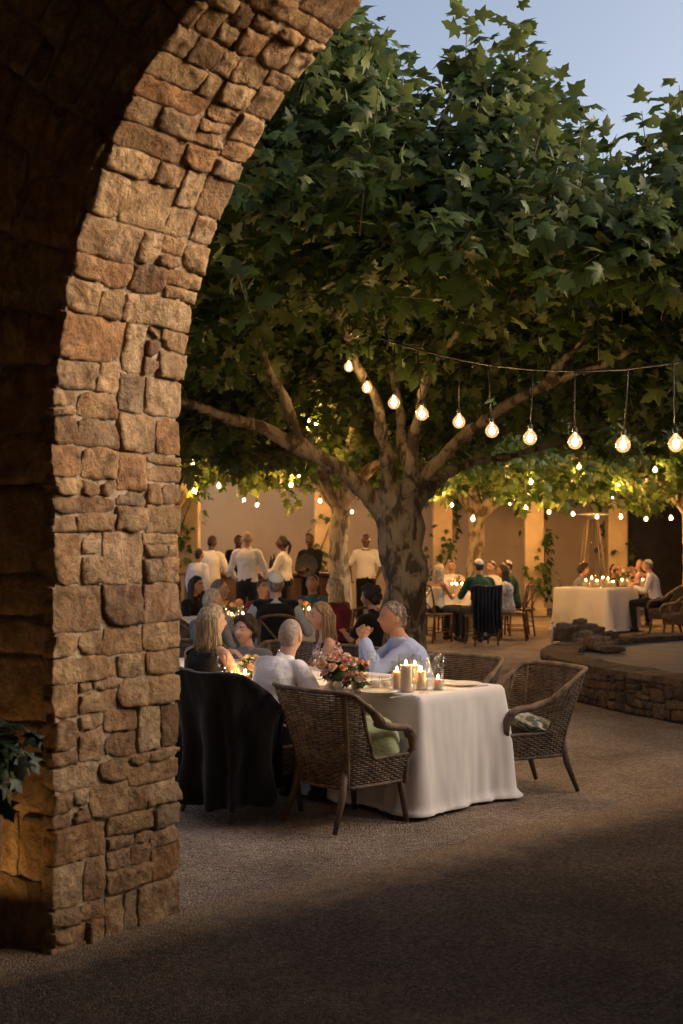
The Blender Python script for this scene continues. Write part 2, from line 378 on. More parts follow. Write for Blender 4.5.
def tag(o, label=None, cat=None, group=None, kind=None):
    if label: o['label'] = label
    if cat: o['category'] = cat
    if group: o['group'] = group
    if kind: o['kind'] = kind
    return o

def empty(name, loc=(0, 0, 0), rz=0.0):
    o = bpy.data.objects.new(name, None); COL.objects.link(o)
    o.location = loc; o.rotation_euler = (0, 0, rz); o.empty_display_size = 0.2
    return o

def copy_tree(o, parent=None):
    c = o.copy(); COL.objects.link(c)
    if parent is not None: c.parent = parent
    for ch in [x for x in o.children]: copy_tree(ch, c)
    return c

def remesh(mb, voxel, smooth=3, factor=0.5):
    """one continuous surface from overlapping closed shapes"""
    me = mb.mesh('tmp')
    o = bpy.data.objects.new('tmp', me); COL.objects.link(o)
    r = o.modifiers.new('r', 'REMESH'); r.mode = 'VOXEL'; r.voxel_size = voxel; r.use_smooth_shade = True
    if smooth:
        sm = o.modifiers.new('s', 'SMOOTH'); sm.factor = factor; sm.iterations = smooth
    dg = bpy.context.evaluated_depsgraph_get()
    out = bpy.data.meshes.new_from_object(o.evaluated_get(dg))
    bpy.data.objects.remove(o); bpy.data.meshes.remove(me)
    out.polygons.foreach_set('use_smooth', [True] * len(out.polygons))
    return out

def wrinkle(me, amp, scale, seed=0, stretch=(1, 1, 1)):
    n = len(me.vertices)
    co = np.empty(n * 3, np.float32); me.vertices.foreach_get('co', co); co = co.reshape(n, 3)
    no = np.empty(n * 3, np.float32); me.vertices.foreach_get('normal', no); no = no.reshape(n, 3)
    for i in range(n):
        p = Vector((co[i, 0] * scale * stretch[0] + seed, co[i, 1] * scale * stretch[1], co[i, 2] * scale * stretch[2]))
        h = mnoise.noise(p) + 0.5 * mnoise.noise(p * 2.1)
        co[i] += no[i] * amp * h
    me.vertices.foreach_set('co', co.ravel()); me.update()
# ------------------------------------------------------------------ the stone archway
Wd = Vector((0.819, -0.574, 0)); Nd = Vector((0.574, 0.819, 0))      # along the wall / through it
F0 = Vector((-1.157, 5.25, 0)); THK = 0.73; RA = 2.0; SPR = 2.13
UP = Vector((0, 0, 1))

def split_rects(x0, y0, x1, y1, wmin, wmax, hmin, hmax, out):
    w, h = x1 - x0, y1 - y0
    tw = random.uniform(wmin, wmax); th = random.uniform(hmin, hmax)
    if h > th * 1.45 and (h / th >= w / tw or w < wmin * 1.9):
        c = y0 + h * random.uniform(.36, .64)
        split_rects(x0, y0, x1, c, wmin, wmax, hmin, hmax, out); split_rects(x0, c, x1, y1, wmin, wmax, hmin, hmax, out)
    elif w > tw * 1.45:
        c = x0 + w * random.uniform(.34, .66)
        split_rects(x0, y0, c, y1, wmin, wmax, hmin, hmax, out); split_rects(c, y0, x1, y1, wmin, wmax, hmin, hmax, out)
    else:
        out.append((x0, y0, x1, y1))

def lay_stones(mb, rects, fn, joint=0.006, n=11, relief=0.03, deep=0.06, edge=0.006, skip=None, warp=0.013, rough=0.012):
    """fn(x, y, h) -> point: split-face stones, each of a few broken planes, fitted tight in wandering joints"""
    for (x0, y0, x1, y1) in rects:
        sx, sy = random.uniform(0, 99), random.uniform(0, 99)
        base = random.uniform(.0, 1.15) * relief
        j = joint * random.uniform(.6, 1.6)
        cut = [random.uniform(0.0, .007) if random.random() < .72 else random.uniform(.008, .026) for _ in range(4)]
        planes = [(random.uniform(.2, .8), random.uniform(.2, .8), random.uniform(-.20, .20), random.uniform(-.20, .20), random.uniform(0, .010)) for _ in range(4)]
        nx = max(5, int(n * min(1.5, (x1 - x0) / .2))); ny = max(5, int(n * min(1.5, (y1 - y0) / .18)))
        V = []; w = x1 - x0; h = y1 - y0
        us = [0, 0, .004] + [i / nx for i in range(1, nx)] + [.996, 1, 1]; vs = [0, 0, .004] + [i / ny for i in range(1, ny)] + [.996, 1, 1]
        for a, u in enumerate(us):
            for b, v in enumerate(vs):
                x = x0 + j + (w - 2 * j) * u; y = y0 + j + (h - 2 * j) * v
                ex = min(u, 1 - u) * w; ey = min(v, 1 - v) * h
                ci = (0 if u < .5 else 1) + (0 if v < .5 else 2)
                cc = max(0.0, 1 - (ex + ey) / (.05 + cut[ci]))
                x += (1 if u < .5 else -1) * cc * cut[ci] * .8; y += (1 if v < .5 else -1) * cc * cut[ci] * .8
                q = Vector((x * 2.7, y * 2.7, 1.7))
                x += warp * mnoise.noise(q); y += warp * mnoise.noise(q + Vector((31, 7, 3)))
                q2 = Vector((x * 22, y * 22, sx))
                x += .009 * mnoise.noise(q2) + .004 * mnoise.noise(q2 * 2.6); y += .009 * mnoise.noise(q2 + Vector((3, 9, 4))) + .004 * mnoise.noise(q2 * 2.6 + Vector((3, 9, 4)))
                e = min(ex, ey)
                prof = min(1, e / edge + .45); prof = 1 - (1 - prof) ** 2
                pl_ = min(c + (u - pu) * w * ta + (v - pv) * h * tb for pu, pv, ta, tb, c in planes)
                lay = mnoise.noise(Vector((x * 6 + sx, y * 26 + sy, sx)))               # bedding
                fac2 = abs(mnoise.noise(Vector((x * 17 + sx, y * 17 + sy, 5))))
                hh = base + pl_ + rough * .7 * mnoise.noise(Vector((x * 9 + sx, y * 9 + sy, 0))) - rough * 1.1 * fac2 + rough * .35 * lay + rough * .5 * mnoise.noise(Vector((x * 46, y * 46, sx)))
                hh = -.012 + (max(hh, -.004) + .012) * prof
                if a == 0 or b == 0 or a == len(us) - 1 or b == len(vs) - 1: hh = -deep
                V.append(fn(x, y, hh))
        k = len(vs); Fc = []
        for a in range(len(us) - 1):
            for b in range(k - 1):
                Fc.append((a * k + b, (a + 1) * k + b, (a + 1) * k + b + 1, a * k + b + 1))
        mb.tone = random.random()
        mb.add(V, Fc)

arch = tag(empty('stone_archway', F0), 'big rubble stone archway and pillar framing the courtyard in the left foreground', 'archway')
def arch_pt(a, r=RA):
    """a runs up the left jamb and round the ring; returns (s, z, outward unit into the opening)"""
    if a < SPR: return 0.0, a, (1.0, 0.0)
    t = (a - SPR) / RA
    if t > PI:
        return 2 * RA, SPR - (a - SPR - PI * RA), (-1.0, 0.0)
    return RA - RA * math.cos(t), SPR + RA * math.sin(t), (math.cos(t), -math.sin(t))
def soffit(a, d, h):
    s, z, (ns, nz) = arch_pt(max(a, 0))
    return Wd * (s + ns * h) + UP * (z + nz * h) + Nd * d
mb = MB()
rc = []; split_rects(-.02, -.012, SPR + PI * RA * .62, THK + .02, .07, .20, .11, .30, rc)
# coursed order: the rectangle is split along a (height) first
lay_stones(mb, rc, soffit, n=17, relief=.020, joint=.0022)
# a dressed quoin edge is left rough; the hall side face of the wall
def face(s, z, h): return Wd * s + UP * z - Nd * h
rc = []; split_rects(-1.6, 0, -.03, SPR, .22, .5, .12, .26, rc)
lay_stones(mb, rc, face, n=6, relief=.02)
def ring(a, r, h):
    t = a
    return Wd * (RA - (RA + r) * math.cos(t)) + UP * (SPR + (RA + r) * math.sin(t)) - Nd * h
rc = []; split_rects(0, 0.03, 2.2, 1.6, .2, .42, .16, .34, rc)
def ringx(x, y, h): return ring(x / 2.2, y, h)
lay_stones(mb, [(x0, y0, x1, y1) for x0, y0, x1, y1 in rc], ringx, n=6, relief=.02)
rc = []; split_rects(-1.6, SPR, -1.0, SPR + 2.3, .2, .4, .14, .26, rc)
lay_stones(mb, rc, lambda s, z, h: face(s - .6, z, h), n=5, relief=.02)
st = mb.build('stonework', M['stone'], arch)
# mortar core: jambs and spandrels with the opening cut out
core = MB()
def slab(pts2):
    A = [Wd * s + UP * z + Nd * .012 for s, z in pts2]; B = [Wd * s + UP * z + Nd * (THK - .004) for s, z in pts2]
    core.rings([A, B])
RC = .012
slab([(-3.2, -.02), (-RC, -.02), (-RC, SPR), (-3.2, SPR)])
slab([(4.0, -.02), (5.6, -.02), (5.6, SPR), (4.0, SPR)])
NA = 40
for i in range(NA):
    t0, t1 = PI * i / NA, PI * (i + 1) / NA
    r_ = RA + RC; p0 = (RA - r_ * math.cos(t0), SPR + r_ * math.sin(t0)); p1 = (RA - r_ * math.cos(t1), SPR + r_ * math.sin(t1))
    slab([p0, p1, (p1[0], 5.4), (p0[0], 5.4)])
slab([(-3.2, SPR), (-RC, SPR), (-RC, 5.4), (-3.2, 5.4)]); slab([(4.0 + RC, SPR), (5.6, SPR), (5.6, 5.4), (4.0 + RC, 5.4)])
core.build('mortar_core', M['mortar'], arch, smooth=False)

# the covered hall the photograph is taken from: its roof and its plain walls
hall = tag(empty('loggia', F0), 'dark roofed loggia behind the stone archway in shadow', 'loggia')
mb = MB(); Rw = Matrix((( Wd.x, Nd.x, 0), (Wd.y, Nd.y, 0), (0, 0, 1)))
mb.box(Wd * 1.2 + Nd * -2.9 + UP * 4.75, (9.2, 5.79, .2), Rw)
mb.build('ceiling', M['ceiling'], hall, smooth=False)
mb = MB(); mb.box(Wd * 1.2 + Nd * -5.9 + UP * 2.4, (9.2, .2, 4.8), Rw); mb.box(Wd * -3.4 + Nd * -2.9 + UP * 2.3, (.2, 5.7, 4.6), Rw)
mb.box(Wd * 5.75 + Nd * -2.9 + UP * 2.3, (.2, 5.7, 4.6), Rw)  # end wall added to keep side light out of the hall
mb.build('rear_wall', M['ceiling'], hall, smooth=False)

# ------------------------------------------------------------------ ground
def sheet(name, pts, z, mat, cuts=0):
    bm = bmesh.new(); vs = [bm.verts.new((x, y, z)) for x, y in pts]; bm.faces.new(vs)
    me = bpy.data.meshes.new(name); bm.to_mesh(me); bm.free()
    o = link(name, me, mat); tag(o, kind='structure'); return o
# courtyard gravel: a relief mesh near, one huge sheet further out
xs = np.concatenate([np.array([-300, -60, -20]), np.linspace(-9, 14, 116), np.array([22, 60, 300])])
ys = np.concatenate([np.array([-60, -10]), np.linspace(1.0, 32, 156), np.array([45, 90, 400])])
V = []
for y in ys:
    for x in xs:
        z = 0.0
        if -9 <= x <= 14 and 1 <= y <= 32:
            z = 0.014 * mnoise.noise(Vector((x * .9, y * .9, 0))) + 0.010 * mnoise.noise(Vector((x * 3.2, y * 3.2, 4))) - .012
        V.append((x, y, z))
nx_ = len(xs); Fc = [(j * nx_ + i, j * nx_ + i + 1, (j + 1) * nx_ + i + 1, (j + 1) * nx_ + i) for j in range(len(ys) - 1) for i in range(nx_ - 1)]
mb = MB(); mb.add(V, Fc); g = mb.build('courtyard_ground', M['gravel']); tag(g, kind='structure')
# the darker drive under and before the arch, with a ragged edge where gravel has drifted over it
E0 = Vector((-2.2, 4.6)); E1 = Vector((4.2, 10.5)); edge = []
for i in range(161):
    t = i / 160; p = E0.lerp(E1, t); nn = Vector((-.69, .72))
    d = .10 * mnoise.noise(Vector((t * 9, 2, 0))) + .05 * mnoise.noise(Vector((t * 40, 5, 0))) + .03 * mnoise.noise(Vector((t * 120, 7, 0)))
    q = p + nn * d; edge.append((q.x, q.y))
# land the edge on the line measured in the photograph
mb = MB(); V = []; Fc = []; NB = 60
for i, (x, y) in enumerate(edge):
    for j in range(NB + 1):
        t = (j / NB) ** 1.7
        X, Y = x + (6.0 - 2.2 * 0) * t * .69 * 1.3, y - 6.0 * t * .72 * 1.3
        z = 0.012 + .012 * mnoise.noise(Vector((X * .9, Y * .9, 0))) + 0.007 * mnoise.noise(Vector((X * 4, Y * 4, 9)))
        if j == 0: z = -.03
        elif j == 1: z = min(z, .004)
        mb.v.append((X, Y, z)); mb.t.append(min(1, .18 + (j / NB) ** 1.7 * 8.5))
Fc = [(i * (NB + 1) + j, i * (NB + 1) + j + 1, (i + 1) * (NB + 1) + j + 1, (i + 1) * (NB + 1) + j) for i in range(160) for j in range(NB)]
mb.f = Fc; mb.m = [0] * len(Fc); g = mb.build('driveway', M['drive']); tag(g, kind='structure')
# ------------------------------------------------------------------ back of the courtyard
def wall_box(name, x0, x1, y0, y1, z0, z1, mat, parent=None):
    mb = MB(); mb.box(((x0 + x1) / 2, (y0 + y1) / 2, (z0 + z1) / 2), (x1 - x0, y1 - y0, z1 - z0)); return mb.build(name, mat, parent, smooth=False)
YB = 31.0
bld = tag(empty('courtyard_building', (0, YB, 0)), 'long ochre plastered building closing the back of the courtyard', 'building')
def bw(name, px0, px1, z0, z1, mat, y0=0.0, y1=.5):
    x0 = at(px0, YB).x; x1 = at(px1, YB).x
    return wall_box(name, x0, x1, y0, y1, z0, z1, mat, bld)
bw('wall', -200, 392, 0, 4.6, M['plaster'])
bw('wall', 392, 416, 2.5, 4.6, M['plaster_grey'], .003)
bw('wall', 416, 628, 0, 4.6, M['plaster_grey'], .003)
bw('wall', 628, 700, 2.9, 4.6, M['plaster_grey'], .003)
bw('wall', 700, 1300, 0, 4.6, M['plaster_grey'])
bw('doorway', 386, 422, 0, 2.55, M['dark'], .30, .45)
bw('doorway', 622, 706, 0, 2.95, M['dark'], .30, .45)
# tiled roof
mb = MB(); x0 = at(-210, YB).x; x1 = at(1310, YB).x
mb.add([(x0, -.6, 4.5), (x1, -.6, 4.5), (x1, 4, 6.2), (x0, 4, 6.2), (x0, -.6, 4.62), (x1, -.6, 4.62), (x1, 4, 6.35), (x0, 4, 6.35)], [(3, 2, 1, 0), (4, 5, 6, 7), (0, 1, 5, 4), (2, 3, 7, 6), (1, 2, 6, 5), (3, 0, 4, 7)])
mb.build('roof', M['terracotta'], bld, smooth=False)
# unseen wall added at the right to block the low sun
wing = tag(empty('sun_block_wing', (0, 0, 0)), 'unseen plastered wing added at the right to block the low sun', 'building', 'unseen added light blockers')
wall_box('wall', 9.0, 9.5, 4.5, 30.6, 0, 5.0, M['plaster_grey'], wing)

# leaves ----------------------------------------------------------------------
half = [(.0, 0), (.13, -.08), (.40, -.04), (.27, .17), (.44, .27), (.68, .44), (.42, .44), (.24, .50), (.27, .68), (.13, .80)]
outl = half + [(0, 1.0)] + [(-x, y) for x, y in half[:0:-1]]
LV = [(0.0, .36)] + outl
LV = np.array([(x, y, -.18 * abs(x) - .22 * y * y + (.05 if i == 0 else 0)) for i, (x, y) in enumerate(LV)], np.float32)
LF = np.array([(0, i, i + 1 if i < len(outl) else 1) for i in range(1, len(outl) + 1)], np.int32)

def leaf_mesh(name, P, D, Nn, S, T):
    """P base points, D midrib directions, Nn leaf normals, S sizes, T tones -> one mesh of lobed leaves"""
    D = D / np.linalg.norm(D, axis=1, keepdims=True)
    X = np.cross(D, Nn); X /= np.linalg.norm(X, axis=1, keepdims=True) + 1e-9
    Z = np.cross(X, D)
    n = len(P); k = len(LV)
    curl = rng.uniform(.3, 2.2, n)
    W = LV[None, :, 0:1] * X[:, None] + LV[None, :, 1:2] * D[:, None] + (LV[None, :, 2:3] * curl[:, None, None]) * Z[:, None]
    V = (P[:, None] + W * S[:, None, None]).reshape(-1, 3).astype(np.float32)
    Fq = (LF[None] + (np.arange(n) * k)[:, None, None]).reshape(-1).astype(np.int32)
    me = bpy.data.meshes.new(name); nf = n * len(LF)
    me.vertices.add(len(V)); me.vertices.foreach_set('co', V.ravel())
    me.loops.add(nf * 3); me.loops.foreach_set('vertex_index', Fq)
    me.polygons.add(nf); me.polygons.foreach_set('loop_start', np.arange(0, nf * 3, 3, dtype=np.int32))
    me.update(calc_edges=True)
    a = me.attributes.new('tone', 'FLOAT', 'POINT'); a.data.foreach_set('value', np.repeat(T, k).astype(np.float32))
    me.validate()
    return me

def shoots_to_leaves(shoots, per=(8, 14), size=(.13, .23)):
    """each shoot: (base, direction, length); leaves set alternately on petioles"""
    P = []; D = []; Nn = []; S = []; T = []; stems = []
    for (b, d, L) in shoots:
        n = random.randint(*per); d = d.normalized()
        side = d.orthogonal().normalized(); ang = random.uniform(0, 6.28)
        tone0 = random.random()
        for i in range(n):
            t = (i + .6) / n
            q = b + d * (L * t) + Vector((0, 0, -.05 * t * t * L))
            ang += 2.4 + random.uniform(-.4, .4)
            out = (Matrix.Rotation(ang, 3, d) @ side)
            pet = (out * .8 + d * .35).normalized()
            pl = random.uniform(.04, .09)
            mid = (out * random.uniform(.5, 1.0) + d * (.1 + .7 * t) + Vector((0, 0, random.uniform(-.75, .15)))).normalized()
            nr = (Vector((0, 0, 1)) * random.uniform(.2, 1) + out * random.uniform(-.2, .5) + d * .3 + Vector((random.gauss(0, .35), random.gauss(0, .35), random.gauss(0, .3))))
            nr = nr - mid * nr.dot(mid)
            if nr.length < .05: nr = mid.orthogonal()
            P.append(q + pet * pl); D.append(mid); Nn.append(nr.normalized())
            S.append(random.uniform(*size) * (1.08 - .38 * t)); T.append(min(1, max(0, .5 * tone0 + .5 * random.random() + (.12 if t > .8 else 0))))
        stems.append((b, b + d * L))
    f = lambda a: np.array(a, np.float32)
    return f(P), f(D), f(Nn), f(S), f(T), stems

# ------------------------------------------------------------------ the big plane tree
def pp(px, py, Y): return at(px, Y, py)
TY = 14.0
base = at(403, TY)
tree = tag(empty('plane_tree', base), 'big spreading plane tree with a mottled trunk behind the nearest table', 'tree', 'plane trees of the courtyard')
loc = lambda p: p - base
limbs = [
    ([(at(404, TY, z=-.05)), pp(404, 640, TY), pp(402, 585, TY), pp(400, 545, TY), pp(399, 515, TY)], [.32, .262, .235, .24, .255]),
    # left bough
    ([pp(396, 530, TY), pp(372, 498, TY), pp(342, 472, 13.9), pp(300, 446, 13.8), pp(262, 427, 13.6), pp(225, 414, 13.3), pp(180, 402, 13.0), pp(130, 372, 12.8)], [.23, .18, .155, .14, .115, .095, .075, .04]),
    ([pp(305, 450, 13.8), pp(285, 405, 13.5), pp(265, 360, 13.2), pp(252, 318, 13.0), pp(240, 270, 12.8)], [.10, .08, .065, .05, .03]),
    ([pp(340, 470, 13.9), pp(318, 450, 14.5), pp(296, 425, 15.2), pp(270, 410, 16)], [.10, .08, .06, .04]),
    # centre boughs
    ([pp(396, 525, TY), pp(386, 478, 13.8), pp(382, 440, 13.6), pp(376, 405, 13.4), pp(357, 362, 13.2), pp(343, 325, 12.9), pp(335, 312, 12.7)], [.20, .14, .115, .095, .075, .06, .045]),
    ([pp(337, 318, 12.7), pp(326, 306, 12.6), pp(312, 300, 12.5), pp(304, 280, 12.3)], [.045, .035, .03, .02]),
    ([pp(338, 318, 12.7), pp(350, 302, 12.5), pp(366, 288, 12.3), pp(380, 262, 12.1)], [.04, .035, .03, .02]),
    ([pp(404, 522, TY), pp(407, 478, 13.7), pp(415, 440, 13.5), pp(420, 405, 13.2), pp(432, 365, 12.8), pp(452, 338, 12.5), pp(478, 310, 12.3), pp(488, 299, 12.2)], [.20, .13, .105, .09, .075, .065, .055, .05]),
    ([pp(486, 302, 12.2), pp(500, 300, 12.1), pp(514, 295, 12.0), pp(528, 285, 11.9), pp(540, 262, 11.8)], [.05, .045, .04, .035, .02]),
    ([pp(487, 304, 12.2), pp(482, 288, 12.0), pp(474, 262, 11.8)], [.04, .03, .02]),
    # right boughs
    ([pp(404, 528, TY), pp(424, 480, 14.1), pp(452, 446, 14.0), pp(490, 415, 13.6), pp(530, 394, 13.2), pp(560, 381, 12.9), pp(600, 366, 12.5), pp(660, 340, 12), pp(720, 310, 11.6)], [.21, .14, .115, .10, .085, .07, .06, .045, .03]),
    ([pp(415, 505, TY), pp(440, 480, 14.6), pp(475, 462, 15.2), pp(515, 455, 15.6), pp(560, 440, 16), pp(640, 415, 16.4)], [.14, .105, .085, .075, .06, .04]),
    ([pp(540, 390, 13.1), pp(580, 340, 12.4), pp(604, 300, 12.0), pp(650, 295, 11.8), pp(690, 288, 11.6)], [.07, .06, .05, .045, .03]),
    ([pp(410, 480, 13.7), pp(400, 420, 14.4), pp(395, 350, 14.8), pp(400, 260, 15.0)], [.12, .10, .08, .04]),
]
mb = MB()
for pts, rad in limbs:
    P2 = []; R2 = []
    for i in range(len(pts) - 1):           # smooth, slightly knotty course
        p0 = pts[max(i - 1, 0)]; p1 = pts[i]; p2 = pts[i + 1]; p3 = pts[min(i + 2, len(pts) - 1)]
        for s_ in range(5):
            t = s_ / 5
            q = .5 * ((2 * p1) + (p2 - p0) * t + (2 * p0 - 5 * p1 + 4 * p2 - p3) * t * t + (3 * p1 - p0 - 3 * p2 + p3) * t ** 3)
            r = rad[i] * (1 - t) + rad[i + 1] * t
            w = r * .45
            q = q + Vector((mnoise.noise(q * 2.3), mnoise.noise(q * 2.3 + Vector((9, 0, 0))), mnoise.noise(q * 2.3 + Vector((0, 9, 0))))) * w
            P2.append(loc(q)); R2.append(r * (1 + .13 * mnoise.noise(q * 5)))
    P2.append(loc(pts[-1])); R2.append(rad[-1])
    mb.tube(P2, [r_ * (1 if pts is limbs[0][0] else .62) for r_ in R2], 12, round_ends=True)
for k_ in range(6):    # root flare
    a = k_ * 1.05 + .3
    mb.tube([Vector((math.cos(a) * .12, math.sin(a) * .12, .45)), Vector((math.cos(a) * .3, math.sin(a) * .3, .1)), Vector((math.cos(a) * .48, math.sin(a) * .48, -.08))], [.12, .12, .07], 8, round_ends=True)
me = remesh(mb, .028, 3, .5)
wrinkle(me, .022, 6.0, 3, (1, 1, .5)); wrinkle(me, .010, 17.0, 8, (1, 1, .4))
link('trunk', me, M['bark'], tree)

# crown: a wide flat-bottomed dome of upright shoots, thick outside and open within
TOPX = [-5, -1.2, -.5, 0.1, .45, .8, 1.05, 1.45, 1.8, 2.2, 2.35, 2.55, 2.9, 3.5, 6]
TOPZ = [6.0, 6.3, 6.3, 6.0, 5.35, 4.95, 5.45, 5.35, 5.05, 4.55, 4.4, 4.85, 5.1, 5.2, 5.0]
shoots = []
cx, cy, rx, ry = .9, 13.4, 5.6, 4.2
def crown_top(x, y):
    z = np.interp(x * 10.5 / max(y, 9.6) if y > 10.5 else x, TOPX, TOPZ)
    if y < 10.5: z = EYE + (float(np.interp(x * 10.5 / y, TOPX, TOPZ)) - EYE) * y / 10.5
    return z + .2 * mnoise.noise(Vector((x * 1.3, y * 1.3, 0)))
def crown_bot(x, y):
    e = min(1.0, math.hypot((x - cx) / rx, (y - cy) / ry))
    return float(np.interp(y, [9.2, 12.2, 14.0, 15.6, 18], [3.55, 3.75, 3.5, 2.95, 2.8])) + .25 * (1 - e) - (.35 if x < -.6 else 0) + .22 * mnoise.noise(Vector((x * 1.1, y * 1.1, 5))) - .16 * max(0, y - 13) * 0
cnt = 0
while cnt < 5000:
    x = random.uniform(cx - rx, cx + rx); y = random.uniform(cy - ry, cy + ry)
    e = math.hypot((x - cx) / rx, (y - cy) / ry)
    if e > 1: continue
    zt = crown_top(x, y) - .35; zb = crown_bot(x, y)
    # shells: top, rim, underside
    u = random.random()
    if e > .72: z = random.uniform(zb, zt) ; 
    elif u < .62: z = zt - abs(random.gauss(0, .55))
    else: z = zb + abs(random.gauss(0, .5))
    if mnoise.noise(Vector((x * 1.25, y * 1.25, z * 1.5 + 40))) < -.14: continue     # gaps
    rad_ = Vector(((x - cx) / rx, (y - cy) / ry, 0))
    up_ = .95 if z > zb + .9 else .25
    d = Vector((rad_.x * .8 + random.gauss(0, .3), rad_.y * .8 + random.gauss(0, .3), up_ + random.gauss(0, .25)))
    shoots.append((Vector((x, y, z)) - base, d, random.uniform(.35, .75)))
    cnt += 1
OUTL = ([-900, 175, 385, 405, 440, 465, 510, 550, 600, 625, 645, 683, 730, 2000], [-400, -60, -20, 45, 95, 45, 45, 88, 128, 150, 112, 85, 60, 0])
keep = []
for b_, d_, L_ in shoots:                # the crown keeps the outline it was pruned to
    t_ = b_ + base + d_.normalized() * (L_ + .12)
    k_ = F / t_.y
    if HOR - (t_.z - EYE) * k_ > np.interp(341.5 + t_.x * k_, *OUTL): keep.append((b_, d_, L_))
shoots = keep; tall = []
# tall fresh shoots against the sky
for px_, py_ in ((467, 8), (512, 8), (345, 6), (372, 12), (395, 40), (420, 70), (500, 48), (535, 55), (553, 75), (582, 100), (602, 122), (640, 98), (660, 118), (678, 72), (686, 95), (448, 60), (482, 36), (523, 30), (566, 92)):
    Y = random.uniform(10.2, 11.2); tip = at(px_, Y, py_)
    b = tip - Vector((random.gauss(0, .08), random.gauss(0, .08), .75))
    tall.append((b - base, tip - b, (tip - b).length))
    tall.append((b - base + Vector((random.gauss(0, .12), random.gauss(0, .15), -.35)), tip - b + Vector((random.gauss(0, .1), 0, 0)), .7))
P, D, Nn, S, T, stems = shoots_to_leaves(shoots, (8, 13), (.11, .21))
P_, D_, N_, S_, T_, st2 = shoots_to_leaves(tall, (15, 20), (.15, .25))
P, D, Nn, S, T = (np.concatenate(q_) for q_ in ((P, P_), (D, D_), (Nn, N_), (S, S_), (T, T_))); stems = stems[::2] + st2
link('crown', leaf_mesh('crown', P, D, Nn, S, T), M['leaf'], tree)
mb = MB()
for a, b in stems: b = a.lerp(b, .85); mb.tube([a - (b - a) * .1, a, b], [.007, .006, .003], 4)
mb.build('twigs', M['bark'], tree)

# ------------------------------------------------------------------ further plane trees, lower and lit by the lamps
def small_tree(px, Y, lean, label, src=None, rz=0.0, scale=1.0):
    if src is not None:
        t = copy_tree(src)
    else:
        t = empty('plane_tree')
        mb = MB()
        mb.tube([(0, 0, -.05), (.02, .02, .8), (-.03, 0, 1.6), (.02, .03, 2.3)], [.21, .17, .15, .16], 12, True)
        for k_ in range(7):
            a = k_ * .9 + .4; r = random.uniform(1.4, 2.3)
            mb.tube([(0, 0, 2.15), (math.cos(a) * .5, math.sin(a) * .5, 2.75), (math.cos(a) * r * .65, math.sin(a) * r * .65, 3.1 + random.uniform(-.1, .3)), (math.cos(a) * r, math.sin(a) * r, 3.5)], [.12, .085, .055, .03], 8, True)
        me = remesh(mb, .03, 2); wrinkle(me, .02, 6, 5)
        link('trunk', me, M['bark_pale'], t)
        sh = []
        while len(sh) < 640:
            a = random.uniform(0, 6.28); r = math.sqrt(random.random()) * 3.1
            x, y = math.cos(a) * r, math.sin(a) * r
            zt = 5.0 - .10 * r * r; zb = 2.75 + .25 * mnoise.noise(Vector((x, y, 3))) + .1 * (2 - r)
            z = random.uniform(zb, zt) if r > 2.2 else (zb + abs(random.gauss(0, .35)) if random.random() < .6 else zt - abs(random.gauss(0, .4)))
            if mnoise.noise(Vector((x * 1.2, y * 1.2, z * 1.2))) < -.25: continue
            sh.append((Vector((x, y, z)), Vector((x * .3 + random.gauss(0, .4), y * .3 + random.gauss(0, .4), .3 + random.gauss(0, .4))), random.uniform(.35, .7)))
        P, D, Nn, S, T, st_ = shoots_to_leaves(sh, (7, 11), (.14, .24))
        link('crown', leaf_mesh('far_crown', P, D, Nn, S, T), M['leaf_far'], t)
    t.location = at(px, Y); t.rotation_euler = (lean[0], lean[1], rz); t.scale = (scale,) * 3
    tag(t, label, 'tree', 'plane trees of the courtyard')
    return t
T2 = small_tree(340, 20.5, (0, 0), 'pale mottled plane tree standing before the lamp-lit wall left of the big trunk')
small_tree(470, 24.0, (0, -.12), 'slim leaning plane tree behind the skullcapped men at the middle table', T2, 2.1, .95)
small_tree(692, 25.0, (0, .05), 'lamp-lit plane tree over the far right dinner table', T2, 4.0, 1.0)
small_tree(533, 28.7, (0, 0), 'leafy plane tree in front of the grey courtyard wall, left of the patio heater', T2, 1.2, .92)
small_tree(140, 18.6, (0, 0), 'tall plane tree behind the archway whose crown closes the upper left gap', T2, 3.3, 1.5)
small_tree(170, 23.5, (0, 0), 'lamp-lit plane tree over the waiters at the left, half hidden by the archway', T2, 5.2, 1.0)

# unseen hedge added outside the arch to shade the lower soffit and drive
hg = tag(empty('sun_block_hedge', (3.7, 5.0, 0)), 'unseen tall hedge added right of the arch to shade its lower soffit', 'hedge')
mb = MB(); mb.box((0, 0, 1.42), (.9, 2.5, 2.84), bev=.1); mb.build('twigs', M['bark'], hg)
P = []; D = []; Nn = []; S = []; T = []
for _ in range(2600):
    q = [random.uniform(-.5, .5), random.uniform(-1.3, 1.3), random.uniform(.05, 2.95)]
    ax = random.choice((0, 0, 1, 1, 2)); sg = random.choice((-1, 1)); q[ax] = (.48 * sg, 1.28 * sg, 2.9)[ax]
    nv = Vector((0, 0, 0)); nv[ax] = sg if ax < 2 else 1
    P.append(q); Nn.append(nv + Vector((random.gauss(0, .4), random.gauss(0, .4), random.gauss(0, .4)))); D.append(Vector((random.gauss(0, 1), random.gauss(0, 1), random.gauss(0, 1)))); S.append(random.uniform(.1, .16)); T.append(random.random())
f = lambda a: np.array(a, np.float32)
link('foliage', leaf_mesh('sun_block_foliage', f(P), f(D), f(Nn), f(S), f(T)), M['leaf'], hg)

